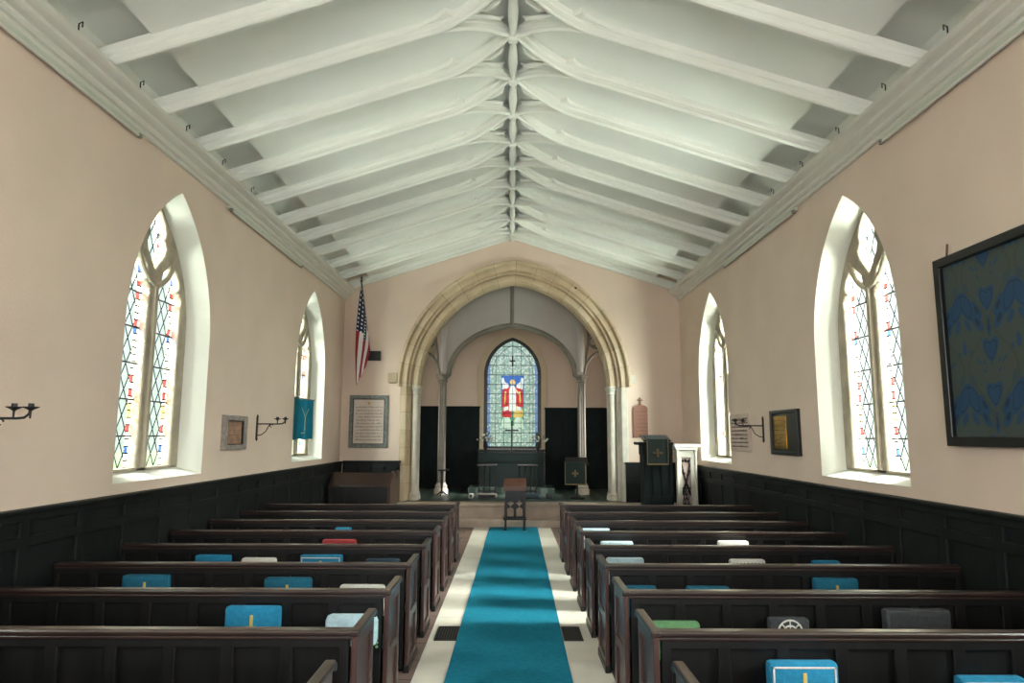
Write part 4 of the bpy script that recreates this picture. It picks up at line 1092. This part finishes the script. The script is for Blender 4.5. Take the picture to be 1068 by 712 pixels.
# glossy dark plaque: the gold sheet stands in for a window reflection
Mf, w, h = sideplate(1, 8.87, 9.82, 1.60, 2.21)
t = thing('glossy_plaque', 'glossy dark memorial with a built-in gold reflection in a black frame on the right wall', 'plaque', (HW, 9.34, 1.9))
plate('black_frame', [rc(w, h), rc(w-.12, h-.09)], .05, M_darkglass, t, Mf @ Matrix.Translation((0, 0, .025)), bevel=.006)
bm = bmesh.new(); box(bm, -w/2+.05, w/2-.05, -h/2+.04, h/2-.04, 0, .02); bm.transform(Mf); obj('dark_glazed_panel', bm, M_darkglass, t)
bm = bmesh.new(); box(bm, -w/2+.09, w*.06, -h/2+.08, h/2-.08, .02, .026, .002); bm.transform(Mf); obj('reflection_sheet', bm, M_goldrefl, t)
inscription(t, Mf @ Matrix.Translation((-w*.17, 0, .025)), w*.42, h-.22, 6, m=M_copper, rnd=random.Random(12), lh=.016)
# framed fabric
def fabric_mat():
    m = mat('blue_foliate_damask', srgb(30, 60, 92), .8, .1, 6)
    N, L = nodes(m); b = N['Principled BSDF']
    uv = N.new('ShaderNodeUVMap'); s = N.new('ShaderNodeSeparateXYZ'); L.new(uv.outputs[0], s.inputs[0])
    nz = N.new('ShaderNodeTexNoise'); nz.inputs['Scale'].default_value = 4; L.new(uv.outputs[0], nz.inputs['Vector'])
    U = mnode(N, L, 'PINGPONG', s.outputs[0], .30); V = s.outputs[1]
    sv = mnode(N, L, 'SINE', mnode(N, L, 'MULTIPLY', V, 2*PI/.75))
    d1 = mnode(N, L, 'ABSOLUTE', mnode(N, L, 'SUBTRACT', mnode(N, L, 'SUBTRACT', U, .15), mnode(N, L, 'MULTIPLY', sv, .12)))
    stem_ = mnode(N, L, 'LESS_THAN', d1, .016)
    cb = N.new('ShaderNodeCombineXYZ'); L.new(U, cb.inputs[0]); L.new(mnode(N, L, 'PINGPONG', mnode(N, L, 'ADD', V, mnode(N, L, 'MULTIPLY', U, .8)), .375), cb.inputs[1])
    wv = N.new('ShaderNodeTexVoronoi'); wv.inputs['Scale'].default_value = 6.5; L.new(cb.outputs[0], wv.inputs['Vector'])
    leaf = mnode(N, L, 'LESS_THAN', wv.outputs['Distance'], .56)
    vein = mnode(N, L, 'LESS_THAN', mnode(N, L, 'ABSOLUTE', mnode(N, L, 'SUBTRACT', wv.outputs['Distance'], .40)), .03)
    c = mixc(N, L, leaf, srgb(64, 74, 70), srgb(28, 64, 96))
    c = mixc(N, L, vein, c, srgb(22, 46, 66))
    c = mixc(N, L, stem_, c, srgb(62, 70, 60))
    L.new(c, b.inputs['Base Color']); return m
M_damask = fabric_mat()
y0p, y1p, z0p, z1p = 4.05, 5.80, 1.775, 3.365
Mf, w, h = sideplate(1, y0p, y1p, z0p, z1p)
t = thing('framed_fabric', 'large black framed panel of blue foliate fabric on the right wall', 'framed panel', (HW, (y0p+y1p)/2, z0p))
plate('frame', [rc(w, h), rc(w-.16, h-.16)], .07, M_darkglass, t, Mf @ Matrix.Translation((0, 0, .04)), bevel=.01)
me = plate_mesh([rc(w-.14, h-.14)], .02, 0, Mf @ Matrix.Translation((0, 0, .025))); link('fabric', me, M_damask, t)
bm = bmesh.new(); tube(bm, [(HW-.02, 5.68, z1p), (HW-.005, 5.68, z1p+.12)], .008, 6); obj('hanging_hook', bm, M_brownwood, t)
# hymn-board like shield with cross
a = atY(660, 426, YE-.03); b = atY(676, 456, YE-.03)
t = thing('roll_board', 'reddish brown rounded-top board crowned with a small cross right of the arch', 'board', ((a.x+b.x)/2, YE, b.z))
cx = (a.x+b.x)/2; w = b.x-a.x; hh = a.z-b.z
top = [(w/2*math.cos(q), hh+.09*math.sin(q)) for q in [PI*k/12 for k in range(13)]]
plate('board', [[(-w/2, 0), (w/2, 0)]+top], .05, M_hymn, t, frame((cx, YE-.025, b.z), (1, 0, 0), (0, 0, 1), (0, -1, 0)), bevel=.008)
bm = bmesh.new()
for k in range(7): box(bm, cx-w/2+.03, cx+w/2-.03, YE-.056, YE-.05, b.z+.05+k*(hh-.08)/6.5, b.z+.062+k*(hh-.08)/6.5)
obj('slats', bm, mat('dark_brown_slat', srgb(96, 60, 50), .5, .1), t)
bm = bmesh.new(); zt = b.z+hh+.09; box(bm, cx-.016, cx+.016, YE-.045, YE-.015, zt-.01, zt+.15, .004); box(bm, cx-.055, cx+.055, YE-.045, YE-.015, zt+.08, zt+.11, .004); lathe(bm, [(.05, zt-.02), (.03, zt+.02)], (cx, YE-.03, 0), 10); obj('small_cross', bm, M_hymn, t)

# candle brackets
def sconce(s, y, label, z=2.035, arm=.42):
    t = thing('candle_bracket', label, 'candle bracket', (s*HW, y, z), 0, 'iron candle brackets')
    X = lambda d: s*(HW-d)
    bm = bmesh.new(); a, b = sorted((X(0), X(.02))); box(bm, a, b, y-.018, y+.018, z-.24, z+.07, .004)
    tube(bm, [(X(.012), y, z-.24), (X(.012), y, z-.28)], [.022, .004], 8); tube(bm, [(X(.012), y, z+.07), (X(.012), y, z+.11)], [.018, .004], 8); obj('back_plate', bm, M_iron, t)
    bm = bmesh.new(); tube(bm, [(X(.01), y, z-.03), (X(arm-.09), y, z-.03), (X(arm-.04), y, z-.025), (X(arm-.01), y, z+.0), (X(arm), y, z+.035)], .009, 8); obj('arm', bm, M_iron, t, True)
    bm = bmesh.new(); tube(bm, [(X(.01), y, z-.2), (X(.08), y, z-.185), (X(.14), y, z-.14), (X(.18), y, z-.06), (X(.2), y, z-.035)], .007, 8)
    tube(bm, [(X(.22+.02*math.cos(q)), y, z-.055+.02*math.sin(q)) for q in [k*.6 for k in range(9)]], .006, 6); obj('scroll', bm, M_iron, t, True)
    for d in (arm-.115, arm):
        bm = bmesh.new()
        lathe(bm, [(.006, z-.03), (.008, z+.02), (.02, z+.03), (.05, z+.045), (.052, z+.05), (.02, z+.042), (.018, z+.07), (.02, z+.072)], (X(d), y, 0), 14); obj('candle_cup', bm, M_iron, t, True)
sconce(-1, 10.05, 'black iron candle bracket between the plaque and the left rear window')
sconce(-1, 4.72, 'black iron candle bracket cut by the left edge of the view', z=1.985)
sconce(1, 10.18, 'black iron candle bracket in front of the pale tablet on the right wall')

# blue banner in the left rear window
YBN = 12.5
b0 = atX(305.5, 415.5, -(HW+.02)); b1 = atX(325, 459, -(HW+.02))
t = thing('blue_banner', 'small peacock blue banner with gold motif hanging in the left rear window', 'banner', (-(HW-.02), (b0.y+b1.y)/2, b1.z))
bm = bmesh.new(); n = 14; ya_, yb_ = b0.y, b1.y+.05; v = []
for i in range(n+1):
    for j in range(7):
        v.append(bm.verts.new((-(HW+.03)+.012*math.sin(i*1.1)*(1+.15*j), ya_+(yb_-ya_)*i/n, b0.z+.02+(b1.z-b0.z)*j/6-.008*math.sin(i*.9)*(j == 6))))
for i in range(n):
    for j in range(6): bm.faces.new((v[i*7+j], v[i*7+j+1], v[(i+1)*7+j+1], v[(i+1)*7+j]))
r = bmesh.ops.solidify(bm, geom=bm.faces[:], thickness=.006); cl = obj('cloth', bm, M_banner, t, True)
bm = bmesh.new(); xx = -(HW+.005)+.02; ym = (ya_+yb_)/2; zt, zb_ = b0.z, b1.z; hh = zt-zb_
tube(bm, [(xx, ym, zt-hh*.75), (xx, ym, zt-hh*.42)], .007, 6)
for q in (-1, 1): tube(bm, [(xx, ym, zt-hh*.42), (xx, ym+q*.2, zt-hh*.2)], .006, 6)
tube(bm, [(xx, ym-.2, zt-hh*.82), (xx, ym, zt-hh*.8)], .008, 6); obj('gold_motif', bm, M_gold, t)
bm = bmesh.new(); tube(bm, [(-(HW+.02), ya_-.03, zt+.03), (-(HW+.02), yb_+.03, zt+.03)], .01, 8); obj('hanging_rod', bm, M_flagpole, t)

# flag
def flag_mat():
    m = mat('flag_cloth', (1, 1, 1, 1), .85, .05); N, L = nodes(m); b = N['Principled BSDF']
    uv = N.new('ShaderNodeUVMap'); s = N.new('ShaderNodeSeparateXYZ'); L.new(uv.outputs[0], s.inputs[0]); u, v = s.outputs[0], s.outputs[1]
    st = mnode(N, L, 'LESS_THAN', mnode(N, L, 'FRACT', mnode(N, L, 'MULTIPLY', v, 6.5)), .5)
    c = mixc(N, L, st, srgb(214, 206, 204), srgb(150, 28, 44))
    can = mnode(N, L, 'MULTIPLY', mnode(N, L, 'LESS_THAN', u, .40), mnode(N, L, 'GREATER_THAN', v, .4615))
    a1 = mnode(N, L, 'SUBTRACT', mnode(N, L, 'FRACT', mnode(N, L, 'MULTIPLY', u, 24)), .5); b1 = mnode(N, L, 'SUBTRACT', mnode(N, L, 'FRACT', mnode(N, L, 'MULTIPLY', v, 15)), .5)
    star = mnode(N, L, 'LESS_THAN', mnode(N, L, 'ADD', mnode(N, L, 'MULTIPLY', a1, a1), mnode(N, L, 'MULTIPLY', b1, b1)), .05)
    cc = mixc(N, L, star, srgb(24, 32, 60), srgb(210, 210, 214))
    c = mixc(N, L, can, c, cc); L.new(c, b.inputs['Base Color']); return m
FY = 14.72
pt = atY(377, 294, FY-.28); pbm = atY(386, 371, FY+.17)
t = thing('flag', 'stars and stripes flag hanging limp from a pole high on the left of the arch', 'flag', (pbm.x, YE, pbm.z))
bm = bmesh.new(); pole0 = Vector((pbm.x, YE-.10, pbm.z)); tube(bm, [pole0, pt], .016, 8); obj('pole', bm, M_flagpole, t, True)
bm = bmesh.new(); lathe(bm, [(.018, 0), (.03, .02), (.012, .05), (.02, .08), (.0, .16)], pt, 10); obj('spear_finial', bm, M_flagpole, t, True)
bm = bmesh.new(); uvl = bm.loops.layers.uv.verify(); NS, NT = 30, 26; g = {}
P1 = pole0+(pt-pole0)*.97; P0 = pole0+(pt-pole0)*.30
tgt = atY(372, 402, FY-.2); tg2 = atY(380, 385, FY-.1)
for i in range(NS+1):
    u = i/NS
    for j in range(NT+1):
        v_ = j/NT
        hp_ = P0+(P1-P0)*v_
        end = tg2+(tgt-tg2)*v_
        fall = u**.85
        p = hp_*(1-fall)+end*fall
        amp = .085*math.sin(PI*min(1, u*1.0))**.5*(1-.45*u) if u > 0 else 0
        p = p+Vector((amp*math.sin(v_*PI*5+.6+u*1.5), .06*amp/.085*math.cos(v_*PI*5+u), 0))
        g[i, j] = bm.verts.new(p)
for i in range(NS):
    for j in range(NT):
        f = bm.faces.new((g[i, j], g[i+1, j], g[i+1, j+1], g[i, j+1]))
        for l, (a_, b_) in zip(f.loops, ((i, j), (i+1, j), (i+1, j+1), (i, j+1))): l[uvl].uv = (a_/NS, b_/NT)
obj('flag_cloth', bm, flag_mat(), t, True)
a = atY(380, 366, YE-.05); b = atY(397, 376, YE-.05)
bm = bmesh.new(); box(bm, a.x, b.x, YE-.09, YE, b.z, a.z, .006); obj('mounting_block', bm, M_wood, t)

# ------------------------------------------------------------------ light
w = bpy.data.worlds.new('sky'); sc.world = w; w.use_nodes = True
N, L = w.node_tree.nodes, w.node_tree.links
bg = N['Background']; bg.inputs['Strength'].default_value = .62
tc = N.new('ShaderNodeTexCoord'); sx = N.new('ShaderNodeSeparateXYZ'); L.new(tc.outputs['Generated'], sx.inputs[0])
cr = N.new('ShaderNodeValToRGB'); L.new(mnode(N, L, 'MULTIPLY_ADD', sx.outputs[2], .5, .5), cr.inputs[0])
cr.color_ramp.elements[0].position = .48; cr.color_ramp.elements[0].color = (.80, .92, .84, 1)
cr.color_ramp.elements[1].position = .56; cr.color_ramp.elements[1].color = (.90, .97, 1.0, 1)
L.new(cr.outputs[0], bg.inputs['Color'])
def area(name, loc, rot, sx_, sy_, power, col=(1, 1, 1), portal=False, spread=PI):
    ld = bpy.data.lights.new(name, 'AREA'); ld.shape = 'RECTANGLE'; ld.size = sx_; ld.size_y = sy_; ld.energy = power; ld.color = col
    if portal: ld.cycles.is_portal = True
    ld.spread = spread
    o = bpy.data.objects.new(name, ld); COL.objects.link(o); o.location = loc; o.rotation_euler = rot; return o
K = 1.45
def aim(loc, tgt): return (Vector(tgt)-Vector(loc)).to_track_quat('-Z', 'Y').to_euler()
PW = {-1: (450, 450, 620, 700), 1: (800, 900, 1150, 1300)}
for s in (-1, 1):
    for i, y0 in enumerate(WIN_Y):
        # outside each window: sky lamp, and a low lamp added to brighten the ceiling
        loc = (s*(HW+2.4), y0-1.2, -.2); area('ground_bounce_fill', loc, aim(loc, (s*HW, y0, 3.0)), 3.0, 2.0, K*PW[s][i]*.9, (.97, 1, .98))
        loc = (s*(HW+2.6), y0-(3.3 if i == 3 else 1.3), 4.1); area('window_daylight', loc, aim(loc, (s*HW, y0, 2.8)), 1.8, 2.2, K*PW[s][i], (.95, .98, 1))
ld = bpy.data.lights.new('hazy_sun', 'SUN'); ld.energy = 19; ld.angle = math.radians(26); ld.color = (1, .97, .93)
so = bpy.data.objects.new('hazy_sun', ld); COL.objects.link(so); so.rotation_euler = Vector((-1, .10, -.58)).to_track_quat('-Z', 'Y').to_euler()
loc = (0, YB-.6, 2.4); area('rear_fill_light', loc, aim(loc, (0, 4, 4.0)), 6.2, 3.0, K*420, (.97, .98, 1))  # fill lamp added outside the unseen back wall, brightens ceiling and nave
loc = (-3.9, 15.8, 2.4); area('chancel_fill_light', loc, aim(loc, (-2, 16.8, 1.6)), 1.0, .8, K*34, (1, .95, .88))  # lamp added at an unseen side opening, lights the left column
loc = (3.9, 15.9, 3.0); area('chancel_fill_light', loc, aim(loc, (1, 17, 2.6)), 1.0, .8, K*22, (1, .95, .88))  # weaker added lamp on the opposite side, also out of view
loc = (-1.6, 20.6, 4.6); area('east_window_daylight', loc, aim(loc, (0, 18.6, 3)), 1.8, 1.8, K*120, (.95, 1, 1))

sc.view_settings.view_transform = 'Standard'; sc.view_settings.look = 'None'; sc.view_settings.gamma = 1
sc.view_settings.use_curve_mapping = False; sc.view_settings.exposure = 0.47
sc.cycles.use_denoising = True
sc.cycles.max_bounces = 10; sc.cycles.diffuse_bounces = 6; sc.cycles.transparent_max_bounces = 12
sc.cycles.sample_clamp_indirect = 6
